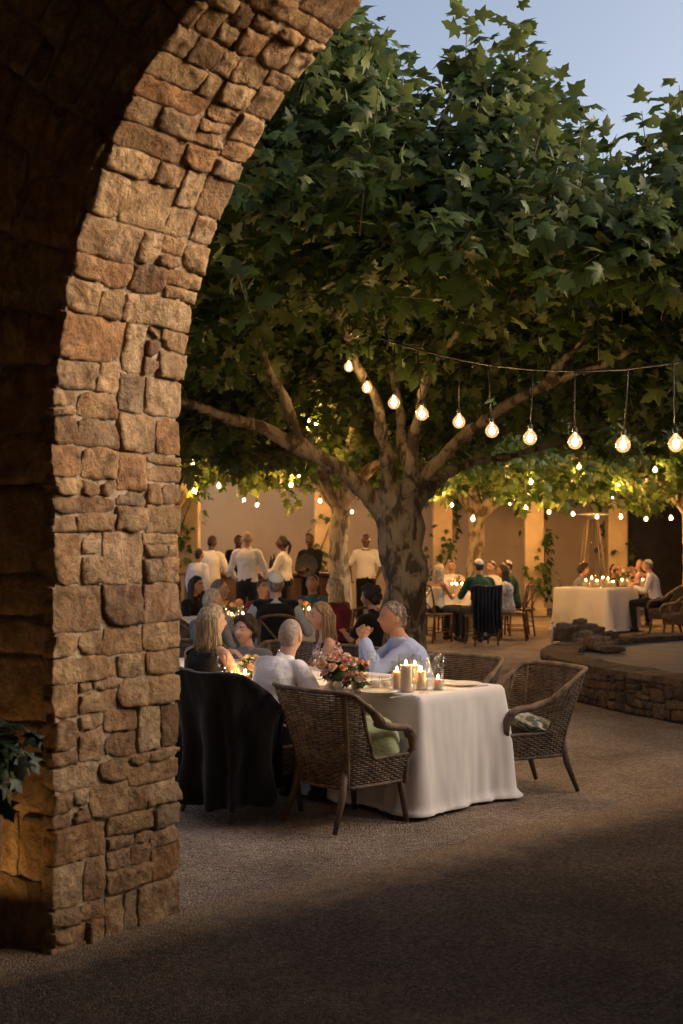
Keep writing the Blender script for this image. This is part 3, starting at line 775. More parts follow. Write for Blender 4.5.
# ------------------------------------------------------------------ columns with climbers
colmb = MB(); colmb.box((0, 0, 1.45), (.42, .42, 2.9), bev=.03)
colme = colmb.mesh('shaft', smooth=False)
colb = MB(); colb.box((0, 0, .09), (.52, .52, .18), bev=.02); colbm = colb.mesh('plinth', smooth=False)
def vine_mesh(seed, n, zmax, rad=.3):
    random.seed(seed); P = []; D = []; Nn = []; S = []; T = []
    for _ in range(n):
        z = random.uniform(.15, zmax); a = z * 1.6 + random.gauss(0, .9) + seed
        if mnoise.noise(Vector((a * .8, z * 1.6, seed))) < -.05: continue
        r = rad + abs(random.gauss(0, .07)); o = Vector((math.cos(a), math.sin(a), 0))
        P.append(o * r + Vector((0, 0, z))); D.append((o * .6 + Vector((random.gauss(0, .5), random.gauss(0, .5), -.6)))); Nn.append(o + Vector((random.gauss(0, .4), random.gauss(0, .4), .4)))
        S.append(random.uniform(.09, .17)); T.append(random.random())
    f = lambda a: np.array(a, np.float32)
    return leaf_mesh('vine', f(P), f(D), f(Nn), f(S), f(T))
YC = 28.0
for i, (px, lab, nv, zm, YY) in enumerate(((189, 'ochre column wrapped in climbing leaves beside the archway', 330, 2.8, 26.0), (324, 'ochre column lit by lamps just left of the pale tree trunk', 150, 2.8, YC), (442, 'ochre column just right of the big trunk', 170, 2.8, YC), (533, 'ochre column with a leafy climber between the middle and right tables', 420, 2.9, YC), (616, 'narrow looking ochre column right of the patio heater', 260, 2.8, YC + .6))):
    c = empty('column', at(px, YY)); tag(c, lab, 'column', 'ochre columns along the back of the courtyard')
    link('shaft', colme, M['column'], c); link('plinth', colbm, M['column'], c)
    v = link('climbing_vine', vine_mesh(20 + i, nv, zm), M['leaf_vine']); v.location = at(px, YY)
    mbv = MB(); mbv.tube([(.25 * math.cos(z * 1.6 + 20 + i), .25 * math.sin(z * 1.6 + 20 + i), z) for z in np.linspace(0, zm, 14)], .014, 5); 
    link('vine_stem', mbv.mesh('vine_stem'), M['bark'], v)
    tag(v, 'leafy green climber on the ' + lab.replace(' wrapped in climbing leaves', '').replace(' with a leafy climber', '').replace(' lit by lamps', ''), 'climber', 'climbers on the columns')
random.seed(77)
pb = MB(); pb.box((0, 0, 0), (20, .22, .25), bev=.01)
o = pb.build('pergola_beam', M['wood'], smooth=False); o.location = (at(400, YC).x, YC, 3.03)
tag(o, 'long timber pergola beam resting on the ochre columns', 'beam')

# ------------------------------------------------------------------ low round stone wall of the pool
def arc_pts():
    pts = [(3.95, 10.6), (3.45, 11.35), (3.0, 12.1), (2.62, 12.9), (2.38, 13.7), (2.28, 14.5), (2.40, 15.3), (2.75, 16.1), (3.4, 16.9), (4.4, 17.6), (6.0, 18.0)]
    out = []
    for i in range(len(pts) - 1):
        p0, p1, p2, p3 = (Vector(pts[min(max(j, 0), len(pts) - 1)]) for j in (i - 1, i, i + 1, i + 2))
        for k_ in range(6):
            t = k_ / 6
            out.append(.5 * ((2 * p1) + (p2 - p0) * t + (2 * p0 - 5 * p1 + 4 * p2 - p3) * t * t + (3 * p1 - p0 - 3 * p2 + p3) * t ** 3))
    out.append(Vector(pts[-1])); return out
AP = arc_pts(); AL = [0]
for i in range(len(AP) - 1): AL.append(AL[-1] + (AP[i + 1] - AP[i]).length)
def on_arc(a):
    a = min(max(a, 0), AL[-1] - 1e-4)
    i = max(j for j in range(len(AL)) if AL[j] <= a); i = min(i, len(AP) - 2)
    t = (a - AL[i]) / (AL[i + 1] - AL[i]); p = AP[i].lerp(AP[i + 1], t); d = (AP[i + 1] - AP[i]).normalized()
    i2 = min(i + 1, len(AP) - 2); d2 = (AP[i2 + 1] - AP[i2]).normalized(); d = d.lerp(d2, t).normalized()
    return p, Vector((-d.y, d.x))                       # point, outward (towards the camera side)
pw = tag(empty('low_stone_wall', (0, 0, 0)), 'low curved dry stone wall round the pond at the right', 'wall')
HW = .42
mb = MB(); rc = []; split_rects(0, .0, 8.6, HW - .05, .10, .24, .07, .15, rc)
def low_face(a, z, h):
    p, o_ = on_arc(a); q = p + o_ * h; return Vector((q.x, q.y, z))
lay_stones(mb, rc, low_face, n=7, relief=.03, joint=.005)
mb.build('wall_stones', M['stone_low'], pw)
mb = MB(); rc = []; split_rects(0, -.03, 9.4, .40, .3, .6, .38, .5, rc)
def low_top(a, d, h):
    p, o_ = on_arc(a); q = p - o_ * d; return Vector((q.x, q.y, HW - .02 + h * .5))
lay_stones(mb, rc, low_top, n=6, relief=.02, joint=.006, deep=.12)
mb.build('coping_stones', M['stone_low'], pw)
mb = MB(); R_ = []
for a in np.linspace(0, AL[-1] - .01, 50):
    p, o_ = on_arc(a); q = p - o_ * .38; p2 = p - o_ * .022
    R_.append([Vector((p2.x, p2.y, -.02)), Vector((p2.x, p2.y, HW - .05)), Vector((q.x, q.y, HW - .05)), Vector((q.x, q.y, -.02))])
mb.rings(R_); mb.build('wall_core', M['mortar_dark'], pw)
inner = [on_arc(a)[0] - on_arc(a)[1] * .36 for a in np.linspace(0, AL[-1] - .01, 40)]
bmw = bmesh.new(); vs = [bmw.verts.new((p.x, p.y, .33)) for p in inner] + [bmw.verts.new((8.6, 18, .33)), bmw.verts.new((8.6, 10.6, .33))]
bmw.faces.new(vs); mew = bpy.data.meshes.new('pond_water'); bmw.to_mesh(mew); bmw.free()
tag(link('pond_floor', mew, M['water']), kind='structure')
def rock(px, Y, z, s, label, seed):
    mb = MB(); 
    def fn(d):
        k = 1 + .45 * mnoise.noise(d * 1.7 + Vector((seed, 0, 0))) + .22 * mnoise.noise(d * 4 + Vector((seed, 3, 0))) + .10 * mnoise.noise(d * 9 + Vector((seed, 3, 0)))
        q = Vector((d.x * s[0], d.y * s[1], d.z * s[2])) * k
        for ax in range(3):                                   # broken, flat sided
            lim = s[ax] * .92
            q[ax] = max(-lim, min(lim, q[ax]))
        return q
    mb.tone = (seed * .37) % 1; mb.sphere((0, 0, 0), 1, 40, 26, Matrix.Rotation(seed, 3, 'Z'), fn)
    o = mb.build('rock', M['stone_low']); p = at(px, Y); o.location = (p.x, p.y, z)
    tag(o, label, 'rock', 'rocks on the low wall')
def stub(px0, px1, Y0, Y1, z0, z1, label, seed):
    """a broken end of dry stone walling: upright slabs packed side by side"""
    a_, b_ = at(px0, Y0), at(px1, Y1); d_ = (b_ - a_); L_ = d_.length; d_.normalize(); o_ = Vector((d_.y, -d_.x, 0))
    mb = MB(); x = 0.0; rs = random.Random(seed)
    while x < L_:
        w_ = rs.uniform(.05, .13); h_ = (z1 - z0) * rs.uniform(.62, 1.0) * (.6 + .4 * math.sin(PI * min(1, .25 + x / L_))); dp = rs.uniform(.26, .36)
        mb.tone = rs.random(); lean_ = rs.uniform(-.25, .25)
        def fn(q):
            s_ = lambda v: math.copysign(abs(v) ** .35, v)
            p_ = Vector((s_(q.x) * w_ * .55, s_(q.y) * dp * .5, s_(q.z) * h_ * .5))
            p_ *= 1 + .16 * mnoise.noise(p_ * 7 + Vector((x * 9, seed, 0))) + .10 * mnoise.noise(p_ * 19 + Vector((x * 9, seed, 4)))
            return Vector((p_.x + p_.z * lean_, p_.y, p_.z))
        Rm = Matrix(((d_.x, -o_.x, 0), (d_.y, -o_.y, 0), (0, 0, 1)))
        c_ = a_ + d_ * (x + w_ / 2) + o_ * rs.uniform(-.03, .03); mb.sphere((c_.x, c_.y, z0 + h_ / 2 - .02), 1, 18, 14, Rm, fn)
        x += w_ * .92
    o = mb.build('stone_pile', M['stone_pile']); tag(o, label, 'stone pile', 'broken walling on the pond wall')
stub(556, 592, 16.6, 16.3, .40, .64, 'broken upper course of upright slabs at the left end of the pond wall', 3)
stub(586, 613, 16.0, 15.4, .36, .54, 'lower heap of upright slabs stepping down into the pond', 9)
stub(560, 612, 17.1, 16.7, .36, .66, 'taller heap of upright slabs behind the broken end of the pond wall', 5)
sp = MB(); sp.tube([(0, 0, 0), (0, -.02, .24)], [.012, .010], 8); sp.lathe((0, -.02, .24), [(.012, 0), (.02, .01), (.02, .03), (.004, .035)], 10)
o = sp.build('spout_post', M['porcelain']); p = at(552, 16.2); o.location = (p.x, p.y, .38)
tag(o, 'short white post standing on the left end of the low stone wall', 'post')
li = MB(); li.box((0, 0, 0), (.16, .05, .10), bev=.012); li.mi = 1; li.box((0, -.028, 0), (.12, .01, .06), bev=.002)
o = li.build('wall_lamp', [M['steel'], M['glass']]); p, o_ = on_arc(.62); o.location = (p.x + o_.x * .06, p.y + o_.y * .06, .22); o.rotation_euler = (0, 0, math.atan2(o_.x, -o_.y)); o.rotation_euler = (0, 0, math.atan2(-o_.x, o_.y) + PI)
tag(o, 'small pale metal lamp fixed to the low stone wall at the right edge', 'lamp')
# ------------------------------------------------------------------ string lights
def bulb_proto(r, fil):
    o = empty('string_bulb')
    g = MB(); g.lathe((0, 0, 0), [(r * .02, -r), (r * .35, -r * .94), (r * .72, -r * .7), (r * .96, -r * .28), (r, .02 * r), (r * .92, r * .4), (r * .68, r * .75), (r * .42, r * 1.02), (r * .3, r * 1.2), (r * .28, r * 1.3)], 16)
    link('globe', g.mesh('globe'), M['bulb_glass'], o)
    f = MB(); f.sphere((0, 0, 0), (r * .42, r * .42, r * .58), 8, 6); link('filament', f.mesh('filament'), fil, o)
    s = MB(); s.lathe((0, 0, r * 1.2), [(r * .30, 0), (r * .36, .01), (r * .36, r * .55), (r * .26, r * .8), (r * .06, r * .95)], 12); link('socket', s.mesh('socket'), M['black_metal'], o)
    return o
BP = bulb_proto(.052, M['filament']); BF = bulb_proto(.05, M['filament_far'])
ORD = ['first', 'second', 'third', 'fourth', 'fifth', 'sixth', 'seventh', 'eighth', 'ninth', 'tenth', 'eleventh', 'twelfth', 'thirteenth', 'fourteenth']
used = {'n': False, 'f': False}
def put_bulb(px, py, Y, which, label, group, drop=None, scale=1.0):
    src = BP if which == 'n' else BF
    b = copy_tree(src) if used[which] else src
    used[which] = True
    b.location = at(px, Y, py); b.scale = (scale,) * 3; b.rotation_euler = (random.gauss(0, .04), random.gauss(0, .04), random.uniform(0, 3))
    tag(b, label, 'light bulb', group)
    if drop:
        d = MB(); d.tube([(0, 0, .09), (.004, 0, .09 + (drop - .09) * .5), (0, 0, drop / scale)], .005, 5); link('drop_cord', d.mesh('drop_cord'), M['black_metal'], b)
    return b
front = [(349, 367), (367, 388), (394, 403), (422, 414), (459, 422), (492, 431), (530, 438), (575, 442), (623, 445), (676, 444)]
FY = [13.6, 12.9, 11.0, 10.3, 10.6, 9.9, 9.6, 9.2, 8.8, 8.4]
def cord_y(px): return float(np.interp(px, [340, 370, 400, 450, 500, 560, 620, 683, 720], [318, 335, 345, 358, 367, 372, 370, 362, 355]))
tops = []
for i, ((px, py), Y) in enumerate(zip(front, FY)):
    top = at(px, Y, cord_y(px)); zb = at(px, Y, py).z
    put_bulb(px, py, Y, 'n', f'glowing round bulb hanging {ORD[i]} from the left on the near light string', 'bulbs of the near light string', top.z - zb)
    tops.append(top)
mb = MB(); pts = [at(325, 14.2, 310)] + tops + [at(760, 7.9, 345)]
mb.tube(pts, .008, 5)
tag(mb.build('light_cord', M['black_metal']), 'thin dark sagging cord that carries the near row of round bulbs', 'cord')
far_rows = [
    ('row of small bulbs before the grey wall', [(486, 513, 25), (510, 503, 25.2), (526, 508, 25.4), (549, 512, 25.6), (573, 514, 25.8), (597, 517, 25.8), (621, 517, 25.8), (646, 519, 25.8), (671, 518, 25.8)]),
    ('row of small bulbs above the waiters', [(193, 463, 20), (194, 491, 22.5), (257, 505, 26.5), (288, 505, 26.5), (320, 501, 25.5)]),
    ('scattered small bulbs in the left branches', [(309, 422, 18), (316, 423, 18.4), (299, 475, 21), (291, 485, 22), (219, 486, 21)]),
    ('scattered small bulbs in the right branches', [(497, 499, 21.5), (473, 519, 21), (434, 484, 21), (579, 467, 22), (655, 470, 22.4), (531, 482, 21.6), (618, 486, 22)]),
    ('tiny bulbs beyond the trees', [(244, 500, 25.5), (360, 492, 25), (352, 512, 26), (452, 505, 25.5), (505, 489, 25), (612, 497, 25.5)]),
]
side = {'row of small bulbs before the grey wall': 'small lit bulb {} from the left in the far row before the grey wall',
        'row of small bulbs above the waiters': 'small lit bulb {} from the left over the waiters at the left wall',
        'scattered small bulbs in the left branches': 'small lit bulb {} from the left among the left branches of the big tree',
        'scattered small bulbs in the right branches': 'small lit bulb {} from the left among the lit leaves at the right',
        'tiny bulbs beyond the trees': 'tiny lit bulb {} from the left beneath the far tree crowns'}
for grp, bl in far_rows:
    bl = sorted(bl)
    for i, (px, py, Y) in enumerate(bl):
        put_bulb(px, py, Y, 'f', side[grp].format(ORD[i]), grp, .35, .8 if grp.startswith('tiny') else 1.0)
def cord(pts, label):
    mb = MB(); mb.tube(pts, .008, 5); tag(mb.build('light_cord', M['black_metal']), label, 'cord')
cord([at(px, Y, py) + Vector((0, 0, .33)) for px, py, Y in far_rows[0][1]] + [at(720, 25.8, 505)], 'thin dark cord of the far bulb row before the grey wall')
cord([at(px, Y, py) + Vector((0, 0, .33)) for px, py, Y in far_rows[1][1]], 'thin dark cord of the bulb row above the waiters')

for gi, nm in ((2, 'thin dark cord of the small bulbs in the left branches'), (3, 'thin dark cord of the small bulbs in the lit leaves at the right'), (4, 'thin dark cord of the tiny bulbs beneath the far crowns')):
    cord([at(px, Y, py) + Vector((0, 0, .33)) for px, py, Y in sorted(far_rows[gi][1])], nm)
# ------------------------------------------------------------------ wicker armchair
def u_path(p, flare=0.0):
    """p 0..1: from the right arm tip round the back to the left arm tip, facing +y"""
    key = [(0, .275, .28), (.12, .285, .12), (.25, .285, -.06), (.34, .262, -.19), (.42, .17, -.262), (.5, 0, -.285), (.58, -.17, -.262), (.66, -.262, -.19), (.75, -.285, -.06), (.88, -.285, .12), (1, -.275, .28)]
    xs_ = [k[0] for k in key]
    def sm(c):
        i = max(j for j in range(len(key)) if key[j][0] <= p + 1e-9); i = min(i, len(key) - 2)
        t = (p - xs_[i]) / (xs_[i + 1] - xs_[i]); g = lambda j: key[min(max(j, 0), len(key) - 1)][c]
        p0, p1, p2, p3 = g(i - 1), g(i), g(i + 1), g(i + 2)
        return .5 * (2 * p1 + (p2 - p0) * t + (2 * p0 - 5 * p1 + 4 * p2 - p3) * t * t + (3 * p1 - p0 - 3 * p2 + p3) * t ** 3)
    return sm(1), sm(2)
def chair_top(p):
    q = abs(p - .5) * 2                                    # 0 at the back, 1 at the arm tip
    return float(np.interp(q, [0, .22, .34, .46, .58, .75, .9, 1.0], [.86, .86, .85, .755, .645, .615, .605, .575]))
def weave_top(p):
    q = abs(p - .5) * 2
    return min(chair_top(p), float(np.interp(q, [0, .38, .45, .55, 1.0], [.9, .9, .62, .43, .43])))
def chair_pt(p, z, off=0.0):
    x, y = u_path(p); b = max(0, 1 - abs(p - .5) / .30)
    n = Vector((x, y * 1.0 if y < 0 else 0, 0)); n = n.normalized() if n.length > 1e-6 else Vector((0, -1, 0))
    zz = max(0, z - .42)
    lean = .30 * zz * (1 if y < 0 else .35)
    q = Vector((x, y, 0)) + n * (off + lean * (.5 + .5 * abs(x) / .285)) + Vector((0, -.12 * zz * b, 0))
    if z < .42: q -= n * (.42 - z) * .18
    return Vector((q.x, q.y, z))
def wicker_chair_proto():
    t = empty('wicker_armchair')
    mb = MB()
    NS = 50
    z = .255; row = 0
    while z < .87:
        seg = []; runs = []
        for i in range(NS * 2 + 1):
            p = i / (NS * 2)
            if z <= weave_top(p) - .012: seg.append(chair_pt(p, z, .006 * math.cos(PI * (i / 2 + row))))
            else:
                if len(seg) > 2: runs.append(seg)
                seg = []
        if len(seg) > 2: runs.append(seg)
        for s_ in runs: mb.tube(s_, .0062, 4)
        row += 1; z += .0145
    for i in range(NS + 1):                                # stakes
        p = i / NS; zt = weave_top(p)
        mb.tube([chair_pt(p, zz, 0) for zz in np.linspace(.25, zt, 6)], .0045, 4)
    mb.build('woven_shell', M['wicker'], t)
    mb = MB()
    mb.tube([chair_pt(p, chair_top(p)) for p in np.linspace(0, 1, 60)], [.038 if abs(p - .5) > .26 else (.030 if abs(p - .5) > .22 else .021) for p in np.linspace(0, 1, 60)], 9, True, flat=.7)
    for s_ in (-1, 1):
        mb.tube([chair_pt(.5 + s_ * q_ / 2, weave_top(.5 + s_ * q_ / 2)) for q_ in np.linspace(.38, 1, 20)], .013, 7, True)
        mb.tube([chair_pt(.5 + s_ * .15, z_) for z_ in (.26, .45, .65, .83)], .016, 7, True)
    for s_ in (-1, 1):                                     # the roll turns down at the arm tip
        p = 0 if s_ > 0 else 1
        a = chair_pt(p, .56)
        mb.tube([a, a + Vector((0, .03, -.03)), a + Vector((-s_ * .005, .035, -.10)), Vector((s_ * .262, .285, .40)), Vector((s_ * .255, .275, .26))], [.037, .032, .024, .020, .019], 9, True)
    mb.tube([chair_pt(p, .262) for p in np.linspace(0, 1, 40)], .012, 7, True)
    mb.build('rim', M['wicker'], t)
    mb = MB()
    for r_ in range(11):                                   # front apron and seat weave
        zz = .26 + r_ * .0145
        mb.tube([(x, .285 + .006 * math.cos(PI * (i / 2 + r_)), zz) for i, x in enumerate(np.linspace(-.26, .26, 41))], .0062, 4)
    for i in range(30):
        y = -.25 + i * .0185
        hw = .25 if y > -.1 else .25 - (-.1 - y) * .7
        mb.tube([(x, y, .415 + .005 * math.cos(PI * (j / 2 + i))) for j, x in enumerate(np.linspace(-hw, hw, 31))], .0085, 4)
    mb.box((0, .01, .40), (.46, .46, .012))
    mb.build('seat', M['wicker'], t)
    for sx in (-1, 1):
        for sy in (-1, 1):
            l = MB(); l.tube([(sx * .225, .245 if sy > 0 else -.20, .38), (sx * .24, .262 if sy > 0 else -.235, .2), (sx * .262, .285 if sy > 0 else -.315, 0.0)], [.026, .023, .016], 10)
            l.build('leg', M['wicker_leg'], t)
    return t
WC = wicker_chair_proto(); wused = [False]
def wicker(p, face, label, group='wicker armchairs at the tables'):
    c = copy_tree(WC) if wused[0] else WC
    wused[0] = True
    c.location = (p[0], p[1], 0); c.scale = (.93, .93, .95); c.rotation_euler = (0, 0, math.atan2(-face[0], face[1])); tag(c, label, 'armchair', group); return c

def cushion(loc, rot, size, mat, label):
    mb = MB()
    def fn(d):
        s = lambda v: math.copysign(abs(v) ** .55, v)
        x, y = s(d.x), s(d.y)
        th = (1 - abs(x) ** 4) * (1 - abs(y) ** 4)
        return Vector((x * size[0], y * size[1], d.z * size[2] * max(.12, th) + .006 * mnoise.noise(Vector((x * 3, y * 3, d.z)))))
    mb.sphere((0, 0, 0), 1, 40, 24, None, fn)
    me = mb.mesh('cushion'); wrinkle(me, .006, 9, 4)
    o = link('cushion', me, mat); o.location = loc; o.rotation_euler = rot
    return tag(o, label, 'cushion')

# table frame of the nearest table
U = Vector((.69, .724, 0)); Vv = Vector((-.724, .69, 0))
A = Vector((.47, 7.87, 0))
def T1(v, u, z=0): return A + Vv * v + U * u + Vector((0, 0, z))
TH1 = .73; LT1 = 3.0; WT1 = .85

def table(name, o3, L, W, H, hem, label, seed, cloth_label, amp=.03, legs=True):
    """o3: corner nearest the camera; table runs L along Vv and W along U; a cloth hangs to hem above the ground"""
    ang = math.atan2(U.y, U.x)
    t = empty(name, o3, 0); tag(t, label, 'table', 'dinner tables')
    f = lambda v, u, z: Vv * v + U * u + Vector((0, 0, z))
    Rm = Matrix(((Vv.x, U.x, 0), (Vv.y, U.y, 0), (0, 0, 1)))
    mb = MB(); mb.box(f(L / 2, W / 2, H - .025), (L, W, .035), Rm); mb.build('tabletop', M['wood'], t, smooth=False)
    for v in (.1, L - .1):
        for u in (.1, W - .1):
            lg = MB(); lg.box(f(v, u, (H - .05) / 2), (.06, .06, H - .05), Rm); lg.build('leg', M['wood'], t, smooth=False)
    # cloth: perimeter path with rounded corners, falling in folds
    per = []; rc_ = .025; k = 6
    N1 = int(L / .02); N2 = int(W / .02)
    def corner(cv, cu, a0):
        for i in range(k + 1):
            a = a0 + PI / 2 * i / k; per.append((cv + math.cos(a) * rc_, cu + math.sin(a) * rc_, math.cos(a), math.sin(a), 1.0))
    for i in range(N1): per.append((rc_ + (L - 2 * rc_) * (1 - i / N1), -.0, 0, -1, 0)) if False else None
    corner(L - rc_, W - rc_, 0)
    for i in range(1, N1): per.append((L - rc_ - (L - 2 * rc_) * i / N1, W, 0, 1, 0))
    corner(rc_, W - rc_, PI / 2)
    for i in range(1, N2): per.append((0, W - rc_ - (W - 2 * rc_) * i / N2, -1, 0, 0))
    corner(rc_, rc_, PI)
    for i in range(1, N1): per.append((rc_ + (L - 2 * rc_) * i / N1, 0, 0, -1, 0))
    corner(L - rc_, rc_, 1.5 * PI)
    for i in range(1, N2): per.append((L, rc_ + (W - 2 * rc_) * i / N2, 1, 0, 0))
    n = len(per); rows = []
    zt = H + .004
    rows.append([f(L / 2 + (v - L / 2) * .5, W / 2 + (u - W / 2) * .5, zt) for v, u, *_ in per])
    rows.append([f(v - nv * .012, u - nu * .012, zt) for v, u, nv, nu, c in per])
    rows.append([f(v - nv * .002, u - nu * .002, zt - .004) for v, u, nv, nu, c in per])
    drop = H - hem; M_ = 26; s_acc = 0.0; sacc = []
    for i in range(n):
        a = per[i]; b = per[(i + 1) % n]; sacc.append(s_acc); s_acc += math.hypot(a[0] - b[0], a[1] - b[1])
    for r_ in range(1, M_ + 1):
        tt = r_ / M_; row = []
        for i, (v, u, nv, nu, c) in enumerate(per):
            s_ = sacc[i]
            # distance from the nearest corner: folds gather there
            dc = min(math.hypot(v - a_, u - b_) for a_ in (0, L) for b_ in (0, W))
            cf = math.exp(-(dc / .16) ** 2)
            fold = math.sin(s_ * 13 + 2.2 * mnoise.noise(Vector((s_ * 1.6, seed, 0)))) * .6 + mnoise.noise(Vector((s_ * 4.5, seed, tt * .8))) * .9 + .35 * mnoise.noise(Vector((s_ * 11, seed, tt * 1.2)))
            out = .010 + tt * (.018 + amp * fold + .045 * cf + .035 * cf * fold) + .005 * mnoise.noise(Vector((s_ * 9, tt * 5, seed))) + .022 * tt * (.25 - abs(mnoise.noise(Vector((s_ * 15, tt * 1.2, seed))))) + .006 * mnoise.noise(Vector((s_ * 30, tt * 3, seed))) * tt
            puddle = max(0, (tt - .93) / .07); out += puddle * (.02 + .02 * cf + .03 * mnoise.noise(Vector((s_ * 7, seed, 3))))
            z = zt - tt * drop + (.014 * mnoise.noise(Vector((s_ * 5, seed, 9))) * tt) + .008 * puddle
            if hem < .1: z = max(z, .016 + .012 * abs(mnoise.noise(Vector((s_ * 12, seed, 1)))))
            row.append(f(v + nv * out, u + nu * out, z))
        rows.append(row)
    mb = MB(); mb.rings(rows, cap=False)
    mb.add(rows[0], [tuple(range(n))])
    o = mb.build('tablecloth', M['white_cloth']); o.location = o3
    sd = o.modifiers.new('s', 'SOLIDIFY'); sd.thickness = .002; sd.offset = 1
    tag(o, cloth_label, 'tablecloth', 'white tablecloths')
    return t
table('dinner_table', A, LT1, WT1, TH1, .0, 'long nearest dinner table hidden under a white cloth', 3.3, 'long white linen cloth hanging to the gravel on the nearest table', .034)

# chairs of the nearest table
wicker((.03, 7.79), Vector((.77, .64)), 'empty wicker armchair with a green cushion, back turned to the camera at the nearest table')
wicker(T1(.10, WT1 + .33), Vector((-.90, -.44)), 'empty wicker armchair with a patterned cushion at the right corner of the nearest table')
wicker(T1(.86, WT1 + .42), Vector((-.70, -.72)), 'wicker armchair pushed in behind the candles on the far side of the nearest table')
wicker(T1(1.42, WT1 + .40), Vector((-.80, -.60)), 'wicker armchair the man in the blue shirt sits in')
wicker(T1(2.0, WT1 + .42), Vector((-.80, -.60)), 'wicker armchair the woman in the floral dress sits in')
wicker(T1(2.65, WT1 + .40), Vector((-.70, -.72)), 'wicker armchair the dark haired boy sits in')
DC = T1(.92, -.60); DF = Vector((.75, .66, 0)).normalized()
dc = wicker(DC, DF, 'wicker armchair under a black coat that the man in the white shirt sits in')
wicker(T1(1.66, -.42), Vector((.70, .71)), 'wicker armchair the blonde woman in black sits in')
c_ = wicker(T1(.32, -.20), (1, 0), 'x') if False else None
fdir = Vector((.62, .78, 0)); sdir = Vector((.78, -.62, 0))
fdir = Vector((.77, .64, 0)); sdir = Vector((.64, -.77, 0)); p = Vector((.03, 7.79, 0)); cushion(p + fdir * .11 + sdir * .10 + Vector((0, 0, .495)), (.62, .1, math.atan2(-fdir.x, fdir.y) + 1.0), (.17, .15, .12), M['green_cushion'], 'plump pale green cushion in the wicker armchair nearest the camera')
p = T1(.10, WT1 + .33); cushion(p + Vector((.05, -.06, .455)), (.25, .22, .9), (.19, .19, .06), M['grey_cushion'], 'patterned grey cushion on the seat of the right wicker armchair')

# black coat hung over the back of a chair: follows the shell, falls in folds
def drape(loc_, face, mat, label, width=(.2, .8), zlo=.10, top=None, seed=1.0, pt=chair_pt, topf=chair_top, outw=.03):
    rows = []; n = 90
    for r_ in range(34):
        row = []
        for i in range(n + 1):
            p_ = width[0] + (width[1] - width[0]) * i / n
            zt = topf(p_) + .035; e = abs(i / n - .5) * 2
            lo = zlo + .10 * e ** 3 + .03 * mnoise.noise(Vector((i * .12, seed, 0)))
            if r_ < 6:                                    # laid over the top, inside of the back
                t_ = r_ / 6; z = zt - .22 * (1 - t_) ; off = -.045 + .055 * max(0, t_ - .5) * 2 * .4; q = pt(p_, min(z, zt), off)
            elif r_ < 9:
                t_ = (r_ - 5) / 4; q = pt(p_, zt + .012 * math.sin(t_ * PI), -.03 + .06 * t_)
            else:
                t_ = (r_ - 9) / 24; z = zt - t_ * (zt - lo)
                fold = math.sin(i * .55 + 2.6 * mnoise.noise(Vector((i * .06, seed, 4)))) * .026 + .05 * mnoise.noise(Vector((i * .10, t_ * 1.5, seed)))
                base_ = pt(p_, topf(p_) * .93, outw); q = pt(p_, z, outw + t_ * (.02 + fold * 1.6))
                hang = min(1, t_ * 1.2); q.x = q.x * (1 - hang * .6) + base_.x * hang * .6 + (q.x - pt(p_, z, outw).x) * hang * .6
                q.y = q.y * (1 - hang * .6) + base_.y * hang * .6 + (q.y - pt(p_, z, outw).y) * hang * .6
            row.append(q)
        rows.append(row)
    mb = MB(); mb.rings(rows, cap=False, close=False)
    me = mb.mesh('coat'); wrinkle(me, .016, 5, seed, (1, 1, .5)); wrinkle(me, .008, 12, seed + 3, (1, 1, .6))
    o = link('coat', me, mat); o.location = (loc_[0], loc_[1], 0); o.rotation_euler = (0, 0, math.atan2(-face[0], face[1]))
    sd = o.modifiers.new('s', 'SOLIDIFY'); sd.thickness = .008
    tag(o, label, 'coat'); return o
drape(DC, DF, M['black_cloth'], 'long black coat draped over the chair of the man in the white shirt', (.17, .83), .09)

# ------------------------------------------------------------------ things on tables
def lit_candle(p, r, h, label, glass=True, gr=None, group='candles on the nearest table'):
    t = empty('candle', p); tag(t, label, 'candle', group)
    mb = MB(); mb.lathe((0, 0, .004), [(r * .96, 0), (r, .006), (r, h - .006), (r * .92, h), (r * .6, h - .006), (.003, h - .009)], 18); mb.build('wax', M['wax'], t)
    w = MB(); w.tube([(0, 0, h - .01), (0.001, 0, h + .008)], .0014, 5); w.build('wick', M['black_metal'], t)
    fl = MB(); fl.lathe((0, 0, h + .004), [(.001, 0), (.0045, .006), (.0055, .011), (.003, .021), (.0005, .03)], 8); fl.build('flame', M['flame'], t)
    if glass:
        gr = gr or r * 1.45; gh = h + .07
        g_ = MB(); g_.lathe((0, 0, 0), [(.002, .001), (gr * .98, .001), (gr, .004), (gr, gh), (gr - .003, gh), (gr - .003, .006), (.002, .006)], 20)
        g_.build('glass_cylinder', M['glass'], t)
    return t
z1 = TH1 + .006
def P1(px, py, z=z1):
    Y = (EYE - z) * F / (py - HOR); return at(px, Y, z=z)
lit_candle(P1(406, 692), .036, .165, 'tallest pillar candle in a wide glass cylinder on the nearest table')
lit_candle(P1(397, 689.5), .026, .11, 'pillar candle just left of the tallest candle on the nearest table')
lit_candle(P1(421, 690), .030, .115, 'pillar candle just right of the tallest candle on the nearest table')
lit_candle(P1(438, 690), .026, .065, 'short candle furthest right in the candle group on the nearest table')
lit_candle(P1(415, 684), .028, .12, 'pillar candle standing behind the others on the nearest table')
lit_candle(P1(332, 686), .024, .06, 'short candle left of the peach flowers on the nearest table')
